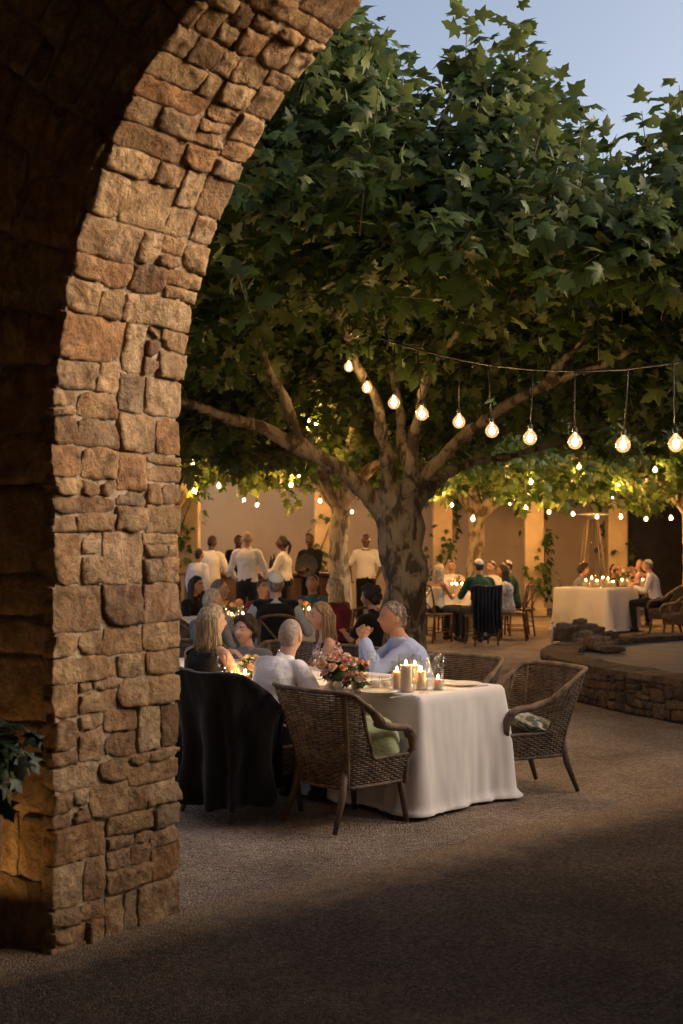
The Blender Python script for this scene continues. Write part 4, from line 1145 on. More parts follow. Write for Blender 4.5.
def tumbler(p, label, h=.09, r=.038):
    t = empty('tumbler', p); mb = MB(); mb.lathe((0, 0, 0), [(.002, .001), (r * .85, .001), (r, h), (r - .0025, h), (r * .83, .008), (.002, .008)], 18); mb.build('glass', M['glass'], t)
    w = MB(); w.lathe((0, 0, .009), [(.002, 0), (r * .8, 0), (r * .88, h * .45), (.002, h * .45)], 16); w.build('tea_light', M['porcelain'], t)
    tag(t, label, 'tumbler', 'low glasses on the nearest table')
tumbler(P1(374, 688), 'low glass with a pale filling left of the candle group on the nearest table', .075, .04)
tumbler(P1(386, 687), 'low glass with a pale filling closest to the candle group on the nearest table', .07, .036)
tumbler(P1(356, 690), 'low glass with a pale filling under the peach flowers on the nearest table', .08, .036)
def wine_glass(p, label, s=1.0, group='wine glasses on the nearest table'):
    t = empty('wine_glass', p); r = .036 * s
    mb = MB(); mb.lathe((0, 0, 0), [(.002, 0), (r * .9, .001), (r * .85, .004), (.005, .008), (.0042, .085 * s), (.008, .095 * s), (r * .85, .12 * s), (r, .155 * s), (r * .82, .205 * s), (r * .80, .205 * s), (r * .96, .155 * s), (r * .8, .122 * s), (.003, .10 * s)], 18); mb.build('glass', M['glass'], t)
    tag(t, label, 'wine glass', group)
wine_glass(P1(424, 693), 'wine glass standing before the candles on the nearest table', .95)
wine_glass(P1(432, 686), 'wine glass standing right behind the short candle on the nearest table', 1.0)
wine_glass(P1(441, 682), 'wine glass nearest the plates at the right of the nearest table', .9)
wine_glass(P1(372, 681), 'wine glass before the man in the blue shirt', 1.0)
wine_glass(P1(318, 679), 'wine glass before the woman in the floral dress', 1.0)
wine_glass(P1(352, 694), 'wine glass at the near edge of the table by the wicker chair', 1.0)
def plate(p, label, r=.125):
    t = MB(); t.lathe((0, 0, 0), [(.002, .002), (r * .55, .002), (r * .62, .005), (r * .98, .016), (r, .019), (r * .96, .020), (r * .62, .010), (r * .55, .007), (.002, .007)], 28)
    o = t.build('plate', M['porcelain']); o.location = p; tag(o, label, 'plate', 'plates on the nearest table')
    return o
plate(P1(462, 685.5), 'white plate at the right end of the nearest table'); plate(P1(378, 693.5), 'white plate at the near edge of the nearest table before the wicker chair')
def cutlery(p, ang, label):
    mb = MB(); mb.tube([(-.1, 0, .004), (-.02, 0, .006), (.05, 0, .004), (.1, 0, .004)], [.004, .003, .006, .007], 6, True, flat=.4)
    o = mb.build('table_knife', M['steel']); o.location = p; o.rotation_euler = (0, 0, ang); tag(o, label, 'knife', 'cutlery on the nearest table')
cutlery(P1(401, 697), .8, 'steel knife beside the near plate on the nearest table')
cutlery(P1(478, 687), .8, 'steel knife beside the plate at the right end of the nearest table')

def flower_mesh(r, mats_i, mb, c, up):
    rot = Vector((0, 0, 1)).rotation_difference(up).to_matrix()
    mb.mi = mats_i
    for ring_, (rr, hh, k_) in enumerate(((.95, .15, 6), (.72, .38, 5), (.42, .55, 4))):
        for j in range(k_):
            a = 2 * PI * j / k_ + ring_ * .6
            V = []
            for uu in np.linspace(-1, 1, 5):
                for vv in np.linspace(0, 1, 4):
                    w = a + uu * (PI / k_) * 1.25 * (.35 + .65 * math.sin(vv * 2.2))
                    rad_ = rr * r * (.25 + .75 * vv); zz = r * hh * 1.2 * vv ** 1.3 + r * .08 * uu * uu - (r * .22 * vv ** 3 if ring_ == 0 else 0)
                    V.append(c + rot @ Vector((math.cos(w) * rad_, math.sin(w) * rad_, zz)))
            mb.add(V, [(i * 4 + j2, (i + 1) * 4 + j2, (i + 1) * 4 + j2 + 1, i * 4 + j2 + 1) for i in range(4) for j2 in range(3)])
    mb.sphere(c + rot @ Vector((0, 0, r * .3)), r * .28, 8, 6)
def bouquet(p, n, w, h, label, seed, vase_h=.11, r=(.028, .045), group='flower arrangements on the tables', vw=.05):
    random.seed(seed)
    t = empty('flower_arrangement', p); tag(t, label, 'flowers', group)
    v = MB(); v.lathe((0, 0, 0), [(.002, 0), (vw * .8, .001), (vw, vase_h * .4), (vw * .8, vase_h), (vw * .74, vase_h), (vw * .9, vase_h * .4), (.002, .006)], 18); v.build('vase', M['porcelain'] if seed % 2 else M['glass'], t)
    st_ = MB(); lf = ([], [], [], [], [])
    for i in range(n):
        a = random.uniform(0, 6.28); e = math.sqrt(random.random())
        c = Vector((math.cos(a) * w * e, math.sin(a) * w * e, vase_h + h * (.25 + .75 * math.sqrt(max(0, 1 - e * e)) * random.uniform(.5, 1))))
        up = (Vector((c.x, c.y, 0)) * 3.2 / max(w, .01) * .3 + Vector((0, 0, .6)) + Vector((random.gauss(0, .2), random.gauss(0, .2), 0))).normalized()
        st_.tube([(c.x * .12, c.y * .12, vase_h * .3), (c.x * .4, c.y * .4, vase_h + .02), c], .0025, 5)
        fm = MB(); flower_mesh(random.uniform(*r), 0, fm, c, up)
        fm.build('flower', M[random.choice(['petal_peach', 'petal_peach', 'petal_orange', 'petal_pink', 'petal_pink', 'petal_cream'])], t)
        for _ in range(2):
            lf[0].append(c * random.uniform(.7, 1) - Vector((0, 0, .02))); d_ = Vector((random.gauss(0, 1), random.gauss(0, 1), random.gauss(0, .5))); lf[1].append(d_); lf[2].append(up + Vector((random.gauss(0, .3), random.gauss(0, .3), 0))); lf[3].append(random.uniform(.04, .08)); lf[4].append(random.random())
    st_.build('stems', M['stem_green'], t)
    f_ = lambda a: np.array([tuple(x) if hasattr(x, '__len__') else x for x in a], np.float32)
    link('foliage', leaf_mesh('foliage', f_(lf[0]), f_(lf[1]), f_(lf[2]), f_(lf[3]), f_(lf[4])), M['leaf_vine'], t)
    random.seed(seed + 500)
bouquet(P1(341, 690), 40, .19, .15, 'big peach and orange flower arrangement in the middle of the nearest table', 5, .08, r=(.020, .038))
bouquet(P1(357, 693), 9, .07, .08, 'small low posy of peach flowers right of the big arrangement on the nearest table', 7, .05, (.022, .034), vw=.035)
bouquet(P1(252, 681), 9, .09, .10, 'small pink flower arrangement before the dark haired boy', 8, .07)
for i, (px, py) in enumerate(((297, 680), (245, 682), (232, 684))):
    t = lit_candle(P1(px, py), .022, .05, ['short tea candle in glass between the boy and the man in white', 'short tea candle in glass before the dark haired boy', 'short tea candle in glass beside the blonde woman in black'][i], True, .038)
wine_glass(P1(282, 679), 'wine glass between the boy and the man in the white shirt', 1.0)
wine_glass(P1(222, 685), 'wine glass beside the blonde woman in black', 1.0)

# ------------------------------------------------------------------ the second table (behind the nearest one)
A2 = at(268, 13.55)
H2 = .74
table('dinner_table', A2, 2.6, .95, H2, .25, 'second dinner table, behind the nearest one on the left', 8.1, 'white cloth on the second table between the grey haired man and the skullcapped guests')
def T2p(v, u, z=H2 + .006): return A2 + Vv * v + U * u + Vector((0, 0, z))
def P2(px, py, z=H2 + .006):
    Y = (EYE - z) * F / (py - HOR); return at(px, Y, z=z)
def PY(px, Y, z=H2 + .006): return at(px, Y, z=z)
for i, (px, Y, r, h, lb) in enumerate(((226, 14.6, .05, .12, 'candle by the grey haired man on the second table'), (238, 14.9, .05, .16, 'tall candle left of the man in the black vest'), (243, 14.3, .04, .10, 'candle closest to the man in the black vest'), (297, 14.6, .05, .10, 'candle right of the man in the black vest'), (303, 14.2, .045, .08, 'candle before the skullcapped man in green'), (232, 14.1, .05, .1, 'low candle nearest the camera on the second table'), (309, 14.9, .045, .12, 'candle before the woman in maroon'))):
    lit_candle(PY(px, Y), r, h, lb, True, r * 1.4, 'candles on the second table')
bouquet(PY(233, 14.5), 9, .12, .16, 'pale flowers by the grey haired man on the second table', 21, .12)
bouquet(PY(300, 14.9), 9, .12, .14, 'peach flowers before the skullcapped man in green on the second table', 22, .10)
bouquet(PY(220, 14.2), 7, .1, .13, 'low flowers at the near end of the second table', 23, .08)
for i, (px, Y) in enumerate(((240, 14.2), (226, 14.9), (307, 14.4))):
    wine_glass(PY(px, Y), ['wine glass nearest the camera on the second table', 'wine glass before the grey haired man on the second table', 'wine glass before the woman in maroon on the second table'][i], 1.1, 'wine glasses on the second table')

# ------------------------------------------------------------------ crossback chairs
def cross_proto():
    t = empty('crossback_chair')
    s_ = MB(); s_.box((0, 0, .45), (.42, .41, .035), bev=.012); s_.build('seat', M['wood'], t, smooth=False)
    for sx in (-1, 1):
        l = MB(); l.tube([(sx * .18, .17, .44), (sx * .19, .19, 0)], [.018, .014], 8); l.build('leg', M['wood'], t)
        l = MB(); l.tube([(sx * .19, -.25, 0), (sx * .185, -.19, .45), (sx * .18, -.215, .7), (sx * .165, -.255, .9)], [.015, .018, .016, .014], 8); l.build('leg', M['wood'], t)
    b = MB(); b.tube([(-.165, -.255, .9), (-.09, -.275, .925), (0, -.28, .93), (.09, -.275, .925), (.165, -.255, .9)], .016, 8, True)
    b.tube([(-.16, -.25, .87), (0, -.245, .68), (.175, -.20, .50)], .011, 7, True); b.tube([(.16, -.25, .87), (0, -.24, .68), (-.175, -.20, .50)], .011, 7, True)
    b.build('backrest', M['wood'], t)
    r = MB()
    for (a, c) in (((-.185, .18, .2), (.185, .18, .2)), ((-.188, -.22, .24), (.188, -.22, .24)), ((-.188, .18, .17), (-.188, -.23, .17)), ((.188, .18, .17), (.188, -.23, .17))): r.tube([a, c], .009, 6)
    r.build('stretcher', M['wood'], t)
    return t
CC = cross_proto(); cused = [False]
def crossback(p, face, label):
    c = copy_tree(CC) if cused[0] else CC
    cused[0] = True; c.location = (p[0], p[1], 0); c.rotation_euler = (0, 0, math.atan2(-face[0], face[1])); return tag(c, label, 'chair', 'wooden chairs at the further tables')

# middle table (third)
A3 = at(462, 21.6)
table('dinner_table', A3 + Vector((.1, .1, 0)), 1.1, 1.0, .74, .55, 'small dark dinner table of the five guests beyond the big trunk', 4.4, 'short cloth on the table of the five guests beyond the big trunk')
for i, (px, Y, lb) in enumerate(((452, 22.2, 'candle left in the glowing group of the middle table'), (457, 22.0, 'candle at the centre of the glowing group of the middle table'), (462, 22.3, 'candle right in the glowing group of the middle table'), (455, 22.6, 'candle furthest back in the glowing group of the middle table'))):
    lit_candle(PY(px, Y), .05, .14, lb, True, .07, 'candles on the middle table')
bouquet(PY(459, 22.6), 8, .13, .16, 'pale flowers behind the candles of the middle table', 31, .12)
# right table
A4 = at(607, 22.9)
table('dinner_table', A4, 1.12, 1.0, .78, .0, 'right dinner table under a white cloth beyond the pond wall', 6.2, 'white cloth hanging to the ground on the right table beyond the pond wall', .03)
def P4(px, Y): return at(px, Y, z=.79)
for i, (px, Y, h) in enumerate(((586, 23.7, .16), (592, 23.5, .22), (597, 23.9, .14), (603, 23.4, .24), (608, 23.8, .2), (613, 23.6, .13), (622, 24.0, .15), (643, 24.0, .16))):
    lit_candle(P4(px, Y), .05, h * .7, ['leftmost candle on the right table', 'second candle from the left on the right table', 'third candle from the left on the right table', 'tall candle at the centre of the right table', 'candle just right of the tall centre one on the right table', 'low candle right of centre on the right table', 'candle in front of the peach flowers on the right table', 'candle beside the man in white at the right table'][i], True, .07, 'candles on the right table')
bouquet(P4(627, 24.1), 16, .22, .24, 'wide peach flower arrangement on the right table', 41, .14, (.04, .06))
bouquet(P4(616, 24.2), 8, .12, .26, 'taller pink flower arrangement on the right table', 42, .16, (.04, .055))

# patio heater
ph = empty('patio_heater', at(592, 26.8)); tag(ph, 'tall glass pyramid patio heater with a round hood by the grey wall', 'patio heater')
mb = MB()
for sx in (-1, 1):
    for sy in (-1, 1): mb.tube([(sx * .26, sy * .26, 0), (sx * .25, sy * .25, .75), (sx * .10, sy * .10, 2.08)], .016, 6)
mb.build('frame', M['wicker_leg'], ph)
mb = MB(); mb.box((0, 0, .38), (.50, .50, .74), bev=.02); mb.build('base_cabinet', M['steel'], ph, smooth=False)
mb = MB(); mb.lathe((0, 0, .76), [(.05, 0), (.05, 1.3), (.046, 1.3), (.046, 0)], 14); mb.build('glass_tube', M['tube_glass'], ph)
mb = MB(); mb.lathe((0, 0, 2.08), [(.1, 0), (.12, .04), (.40, .07), (.41, .085), (.10, .14), (.01, .15)], 24); mb.build('hood', M['steel'], ph)

# bar counter behind the waiters
bar = empty('bar_counter', at(258, 23.6)); tag(bar, 'long brown bar counter behind the waiters at the left', 'counter')
mb = MB(); mb.box((0, 0, .5), (2.6, .6, 1.0), bev=.01); mb.build('body', M['wood'], bar, smooth=False)
mb = MB(); mb.box((0, 0, 1.03), (2.8, .75, .05), bev=.012); mb.build('worktop', M['wood'], bar, smooth=False)
def bottle(px, Y, z, h, label, mat):
    mb = MB(); mb.lathe((0, 0, 0), [(.002, 0), (.036, .002), (.037, h * .6), (.03, h * .7), (.014, h * .8), (.014, h), (.002, h)], 12); o = mb.build('bottle', mat); o.location = at(px, Y, z=z); tag(o, label, 'bottle', 'bottles on the bar')
for i, (px, h) in enumerate(((271, .30), (274, .34), (278, .28), (283, .32))):
    bottle(px, 23.5, 1.056, h, f'dark bottle {ORD[i]} from the left on the bar counter', M['leather'])
# foliage pot in the shade of the pillar, at the very left
pl = empty('potted_plant', (-1.285, 4.45, 0)); tag(pl, 'dark leafy potted plant in the shade before the pillar at the left edge', 'plant')
mb = MB(); mb.lathe((0, 0, 0), [(.09, 0), (.11, .4), (.12, .82), (.14, .84), (.14, .90), (.12, .90), (.11, .82), (.01, .82)], 22); mb.build('pot', M['mortar_dark'], pl)
P = []; D = []; Nn = []; S = []; T = []; mb = MB()
for k_ in range(46):
    a = random.uniform(0, 6.28); L = random.uniform(.14, .30); up = random.uniform(.4, 1)
    pts = [Vector((0, 0, .90)) + Vector((math.cos(a), math.sin(a), 0)) * L * t * .75 + Vector((0, 0, L * up * t * 1.6 - 1.1 * L * t * t)) for t in (0, .25, .5, .75, 1)]
    mb.tube(pts, .004, 4)
    for t_ in range(1, 5):
        for s_ in (-1, 1):
            d_ = (pts[t_] - pts[t_ - 1]).normalized(); sd_ = d_.cross(Vector((0, 0, 1))).normalized() * s_
            P.append(pts[t_]); D.append(d_ * .8 + sd_ * .6 + Vector((0, 0, -.3))); Nn.append(Vector((random.gauss(0, .3), random.gauss(0, .3), 1))); S.append(random.uniform(.05, .09)); T.append(random.random())
mb.build('stems', M['stem_green'], pl)
f_ = lambda a: np.array(a, np.float32)
link('foliage', leaf_mesh('pot_foliage', f_(P), f_(D), f_(Nn), f_(S), f_(T)), leaf_mat('shade_toned_leaf', (.006, .012, .006), (.012, .022, .010), (.03, .045, .02), .1), pl)  # leaf tones darkened to stand for the shade on the plant
# small ground lamp that washes the foot of the pillar
ul = empty('ground_lamp', (-1.58, 5.22, 0)); tag(ul, 'small ground lamp washing the shaded foot of the pillar with warm light', 'lamp')
mb = MB(); mb.lathe((0, 0, 0), [(.05, 0), (.05, .10), (.058, .11), (.058, .13), (.045, .13), (.044, .10), (.002, .10)], 16); mb.build('housing', M['black_metal'], ul)
mb = MB(); mb.lathe((0, 0, .105), [(.002, 0), (.04, 0), (.04, .006), (.002, .006)], 12); mb.build('lens', emit_mat('ground_lamp_lens', (1.0, .55, .18), 22), ul)
# ------------------------------------------------------------------ people
def sstep(a, b, x):
    t = min(max((x - a) / (b - a), 0), 1); return t * t * (3 - 2 * t)
def g2(x, s): return math.exp(-(x / s) ** 2)
def head_pt(d, fem=False):
    x, y, z = .0745 * d.x, .094 * d.y, .115 * d.z
    if d.z < 0:
        k = d.z * d.z
        x *= 1 - (.40 if not fem else .46) * k
        if d.y < 0: y *= 1 - .42 * k
        else: y *= 1 - .10 * k
    if d.y < 0 and d.z > -.5: y *= 1.04
    if d.y > 0:
        fr = sstep(.15, .6, d.y)
        for sx in (-1, 1):
            y -= fr * .014 * g2(x - sx * .031, .015) * g2(z - .006, .013)           # sockets
            y += fr * .007 * g2(x - sx * .028, .020) * g2(z - .030, .009)           # brows
            y += fr * .004 * g2(x - sx * .038, .018) * g2(z + .028, .016)           # cheeks
        nz = sstep(.028, -.026, z) * (1 - sstep(-.026, -.040, z))
        y += fr * nz * .027 * g2(x, .0095 + .006 * nz)                             # nose
        y += fr * .0075 * g2(z + .056, .0065) * g2(x, .020) + fr * .0065 * g2(z + .066, .006) * g2(x, .017)
        y -= fr * .003 * g2(z + .061, .003) * g2(x, .02)
        y += fr * .010 * g2(z + .096, .016) * g2(x, .020)                            # chin
    return Vector((x, y, z))
def limb(mb, pts, rads, n=12): mb.tube(pts, rads, n, True)
def ik(a, c, l1, l2, pole):
    d = c - a; L = min(d.length, (l1 + l2) * .995); dn = d.normalized(); c = a + dn * L
    x = (l1 * l1 - l2 * l2 + L * L) / (2 * L); h = math.sqrt(max(0, l1 * l1 - x * x))
    pp_ = pole - dn * pole.dot(dn)
    pp_ = pp_.normalized() if pp_.length > 1e-5 else dn.orthogonal().normalized()
    return a + dn * x + pp_ * h, c
def hand(mb, w, d, pn, side, curl=.6, s=1.0):
    """w wrist, d forearm direction, pn the way the palm looks; side +1 right"""
    d = d.normalized(); pn = (pn - d * pn.dot(d)).normalized(); lat = d.cross(pn) * side      # towards the thumb or away
    th = lat
    palm = [w, w + d * .03 * s, w + d * .065 * s, w + d * .09 * s]
    R = []
    for i, p in enumerate(palm):
        wd = (.022, .033, .040, .038)[i] * s; tk = (.018, .016, .014, .011)[i] * s
        R.append([p + th * math.cos(a) * wd + pn * math.sin(a) * tk for a in (2 * PI * j / 10 for j in range(10))])
    mb.rings(R)
    for k_, (off, L) in enumerate(((.029, .070), (.010, .079), (-.010, .074), (-.028, .058))):
        p = w + d * .085 * s + th * off * s; dirv = (d + th * off * 2.2).normalized(); pts = [p - dirv * .015]; rr = [.0085 * s]
        a = 0
        pts.append(p); rr.append(.0088 * s)
        for j, f in enumerate((.45, .32, .23)):
            a += curl * (.55, .8, .6)[j] * (1 + .12 * k_)
            p = p + (dirv * math.cos(a) + pn * math.sin(a)) * L * f * s; pts.append(p); rr.append((.0082, .0075, .0062)[j] * s)
        limb(mb, pts, rr, 8)
    p = w + d * .025 * s + th * .025 * s
    q = p + (d * .6 + th * .75 + pn * .3).normalized() * .042 * s; r_ = q + (d * .95 + th * .1 + pn * (.3 + .4 * curl)).normalized() * .034 * s; t_ = r_ + (d * .9 - th * .15 + pn * .4 * curl).normalized() * .026 * s
    limb(mb, [p, q, r_, t_], [.013 * s, .0105 * s, .0095 * s, .0075 * s], 8)

def person(loc_, face, label, skin='skin', hair='short', hairmat='hair_grey', shirt='shirt_white', sleeve='long', legs='trousers', pose='sit', fem=False,
           lean=.1, side=0.0, yaw=0.0, pitch=0.0, lh=None, rh=None, seat=.45, cap=False, vest=None, detail=0, scale=1.0, cat='person', group=None, lpn=None, rpn=None, curl=.6, bow=False, strapless=False, legturn=0.0, roll=0.0, apron=None):
    """local frame: +y is the way the body faces, +x its right"""
    if pose == 'sit': scale *= .95; seat -= .03
    vox = (.017, .0115, .0068)[detail]
    cv = (.019, .014, .0105)[detail]
    hips = Vector((0, 0, .95 if pose == 'stand' else seat + .10))
    Ls = .52 if not fem else .48
    # spine
    sp = [hips]; nsp = 8
    for i in range(nsp):
        t = (i + .5) / nsp; th = lean * (.45 + .75 * t); 
        sp.append(sp[-1] + Vector((math.sin(side) * (.4 + .8 * t), math.sin(th), math.cos(th))).normalized() * (Ls / nsp))
    neck = sp[-1]; updir = (sp[-1] - sp[-2]).normalized()
    rt = Vector((1, 0, 0)); rt = (rt - updir * rt.dot(updir)).normalized(); fw = updir.cross(rt); 
    prof = [(0, .165, .118), (.12, .168, .122), (.3, .150, .112), (.45, .150, .112), (.62, .168, .122), (.76, .176, .122), (.88, .155, .100), (.96, .095, .075), (1, .062, .060)] if not fem else \
           [(0, .172, .120), (.12, .170, .122), (.3, .140, .102), (.45, .130, .098), (.62, .145, .118), (.74, .152, .120), (.88, .135, .088), (.96, .080, .065), (1, .052, .052)]
    sw = .178 if not fem else .155
    def spt(t):
        x = t * nsp; i = min(int(x), nsp - 1); return sp[i].lerp(sp[i + 1], x - i)
    def torso(mb, inf, t0=0.0, t1=1.0):
        R = []
        ts = [p[0] for p in prof]; W_ = [p[1] for p in prof]; D_ = [p[2] for p in prof]
        for t in np.linspace(t0, t1, 22):
            w = float(np.interp(t, ts, W_)) + inf; dd = float(np.interp(t, ts, D_)) + inf
            c = spt(t); tv = (spt(min(1, t + .02)) - spt(max(0, t - .02))).normalized(); r0 = (Vector((1, 0, 0)) - tv * tv.x).normalized(); f0 = tv.cross(r0)
            R.append([c + r0 * math.copysign(abs(math.cos(a)) ** .85, math.cos(a)) * w + f0 * math.copysign(abs(math.sin(a)) ** .9, math.sin(a)) * dd for a in (2 * PI * j / 20 for j in range(20))])
        mb.rings(R)
    sh = {}
    for s_ in (-1, 1): sh[s_] = neck + rt * sw * s_ - updir * .055 + fw * .004
    l1, l2 = (.285, .255) if not fem else (.265, .24)
    arms = {}
    for s_, tgt in ((-1, lh), (1, rh)):
        if tgt is None:
            tgt = Vector((s_ * (sw + .06), .05 + .0, hips.z - .06)) if pose == 'stand' else Vector((s_ * .14, .36, seat + .20))
        tgt = Vector(tgt)
        e, w = ik(sh[s_], tgt, l1, l2, Vector((s_ * .55, -.45, -.75)))
        arms[s_] = (sh[s_], e, w)
    hd = neck + updir * .075 + fw * .015
    Rh = Matrix.Rotation(yaw, 3, 'Z') @ Matrix.Rotation(-pitch, 3, 'X') @ Matrix.Rotation(roll, 3, 'Y')
    HC = hd + Rh @ Vector((0, .022, .095)) if True else hd
    # ---- body
    mb = MB()
    torso(mb, -.022 if sleeve in ('long', 'short', 'half') else -.014)
    ks = .84 if sleeve in ('long', 'half') and not strapless else 1.0
    hn, hm = ((24, 16), (36, 26), (56, 44))[detail]
    mb.sphere(HC, 1, hn, hm, Rh, lambda d: head_pt(d, fem))
    for s_ in (-1, 1): mb.sphere(HC + Rh @ Vector((s_ * .076, -.006, -.004)), (.010, .019, .031), 10, 8, Rh @ Matrix.Rotation(s_ * .25, 3, 'Z'))
    nr = .056 if not fem else .046
    limb(mb, [neck - updir * .05, neck + updir * .03, HC + Rh @ Vector((0, -.022, -.055))], [nr * 1.25, nr, nr], 14)
    for s_ in (-1, 1):
        a, e, w = arms[s_]
        k_ = 1.0 if not fem else .86
        limb(mb, [neck - updir * .03 + rt * s_ * .03, a - rt * s_ * .03 + updir * .015], [.05 * k_ * ks, .05 * k_ * ks])
        limb(mb, [a, a.lerp(e, .35), e], [.052 * k_ * ks, .048 * k_ * ks, .038 * k_ * ks])
        limb(mb, [e, e.lerp(w, .3), w], [.039 * k_ * ks, .040 * k_ * ks, .026 * k_])
        pn = (lpn if s_ < 0 else rpn)
        pn = Vector(pn) if pn is not None else (Vector((-s_ * .5, 0, -1)) if pose == 'sit' else Vector((-s_, .1, 0)))
        hand(mb, w, (w - e), pn, -s_ if False else s_, curl, k_ * (1.0 if detail else 1.12))
    # legs
    legj = {}
    for s_ in (-1, 1):
        if pose == 'stand':
            h = hips + Vector((s_ * .09, 0, -.03)); kn = Vector((s_ * .10, .02 + .03 * s_, .50)); an = Vector((s_ * .11, -.01 + .05 * s_, .09)); toe = an + Vector((s_ * .03, .16, -.055))
        else:
            Rl = Matrix.Rotation(legturn, 3, 'Z')
            h = hips + Vector((s_ * .09, 0, -.01)); kn = hips + Rl @ Vector((s_ * .13, .43, -.03)); kn.z = seat + .07; an = kn + Rl @ Vector((s_ * .01, -.04, 0)); an.z = .09; toe = an + Rl @ Vector((s_ * .03, .16, -.055)); 
        legj[s_] = (h, kn, an, toe)
        limb(mb, [h, h.lerp(kn, .4), kn], [.075, .068, .052]); limb(mb, [kn, kn.lerp(an, .3), an], [.052, .053, .036]); limb(mb, [an + Vector((0, 0, -.02)), toe], [.032, .024])
    me = remesh(mb, vox, 2 if detail < 2 else 2, .5)
    o = link('person', me, [M[skin], M['lip'], M[hairmat]])
    Ri = Rh.inverted()
    if detail > 0:
        mi = [0] * len(me.polygons)
        for p in me.polygons:
            q = p.center - HC
            if abs(q.x) < .12 and abs(q.y) < .14 and abs(q.z) < .14:
                q = Ri @ q
                if q.y > .06:
                    if abs(q.x) < .021 and abs(q.z + .060) < .0095: mi[p.index] = 1
                    elif .012 < abs(q.x) < .047 and abs(q.z - .034 + abs(q.x) * .1) < .0055: mi[p.index] = 2
        me.polygons.foreach_set('material_index', mi)
    tag(o, label, cat, group)
    # ---- eyes
    for s_ in (-1, 1):
        if detail == 0: break
        e_ = MB(); c = HC + Rh @ Vector((s_ * .031, .0712, .006)); e_.sphere(c, .0115, 12, 8, Rh); e_.mi = 1; e_.sphere(c + Rh @ Vector((0, .0056, 0)), .0082, 10, 8, Rh)
        e_.build('eye', [M['eye_white'], M['iris']], o)
    # ---- shirt
    def top(name, mat, inf, sl, t0=.02, t1=.965, body=True):
        mb = MB(); torso(mb, inf, t0, t1)
        k_ = 1.0 if not fem else .88
        for s_ in (-1, 1):
            a, e, w = arms[s_]
            if sl == 'none':
                continue
            limb(mb, [neck - updir * .045 + rt * s_ * .035, a - rt * s_ * .02 + updir * .012], [.052 * k_ + inf, .054 * k_ + inf])
            if sl == 'vest': continue
            if sl == 'short': limb(mb, [a, a.lerp(e, .5), a.lerp(e, .72)], [.058 * k_ + inf, .060 * k_ + inf, .060 * k_ + inf])
            else:
                limb(mb, [a, a.lerp(e, .4), e], [.057 * k_ + inf, .054 * k_ + inf, .045 * k_ + inf])
                limb(mb, [e, e.lerp(w, .35), e.lerp(w, .9 if sl == 'long' else .45)], [.046 * k_ + inf, .045 * k_ + inf, .036 * k_ + inf])
        if sl not in ('none',):
            limb(mb, [neck - updir * .03, neck + updir * .012 + fw * .004], [nr + .016, nr + .010], 14)     # collar
        me = remesh(mb, cv, 2, .5); wrinkle(me, .010 if detail else .007, 8, len(label) * 3 % 50, (1, 1, .55)); wrinkle(me, .0045, 15, 3, (.6, .6, 1.1))
        return link(name, me, M[mat], o)
    if shirt:
        if strapless:
            top('top', shirt, .006, 'none', .02, .80)
        else:
            top('shirt' if not fem else 'top', shirt, .006, sleeve, .02, .965 if sleeve != 'none' else .90)
        if sleeve == 'none' and not strapless:
            mb = MB()
            pass
            for s_ in (-1, 1):
                mb = MB(); limb(mb, [spt(.86) + rt * s_ * .105 + fw * .075, spt(.97) + rt * s_ * .085, spt(.86) + rt * s_ * .105 - fw * .08], [.018, .018, .018]); mb.build('strap', M[shirt], o)
    if vest: top('vest', vest, .020, 'vest', .05, .93)
    # ---- trousers, shoes
    mb = MB(); torso(mb, .004, 0, .16); mb.sphere(hips + Vector((0, -.01, -.02)), (.172, .13, .10), 16, 10)
    for s_ in (-1, 1):
        h, kn, an, toe = legj[s_]
        limb(mb, [h, h.lerp(kn, .4), kn], [.095, .086, .070]); limb(mb, [kn, kn.lerp(an, .35), an + Vector((0, 0, .02))], [.070, .066, .058])
    me = remesh(mb, cv * 1.1, 2); wrinkle(me, .006, 8, 2); link('trousers', me, M[legs], o)
    for s_ in (-1, 1):
        h, kn, an, toe = legj[s_]; mb = MB(); dft = (toe - an); dft.z = 0; dft.normalize()
        b0 = Vector((an.x, an.y, .0))
        limb(mb, [b0 - dft * .035 + Vector((0, 0, .045)), b0 + dft * .05 + Vector((0, 0, .046)), b0 + dft * .14 + Vector((0, 0, .035)), b0 + dft * .19 + Vector((0, 0, .03))], [.044, .044, .036, .028], 10)
        mb.build('shoe', M['leather'], o)
    # ---- hair
    if hair:
        mb = MB(); th = {'crop': .004, 'short': .009, 'long': .016, 'curly': .020, 'bun': .011, 'pony': .011, 'wavy': .018}[hair]
        if hair in ('long', 'wavy'): c0 = .03
        elif hair == 'curly': c0 = .06
        else: c0 = -.06
        def hp(d):
            f_ = d.z * .95 - d.y * .95 + c0 - (.25 if d.y > .3 and abs(d.x) < .45 and hair == 'crop' else 0)
            if hair in ('short', 'crop') and abs(d.x) > .75 and d.z < .12: f_ -= .3
            f_ += .09 * mnoise.noise(d * 8) + .05 * mnoise.noise(d * 19)
            m_ = sstep(-.06, .12, f_)
            nz = .005 * mnoise.noise(d * 6 + Vector((len(label), 0, 0))) + .003 * mnoise.noise(d * 15)
            q = head_pt(Vector((d.x, min(d.y, .98), d.z)), fem)
            return q + d * ((th + (nz if hair != 'crop' else 0)) * m_ - .014 * (1 - m_))
        mb.sphere(HC, 1, *((24, 18), (36, 26), (48, 36))[detail], Rh, hp)
        rs = random.Random(len(label) * 7 + 1)
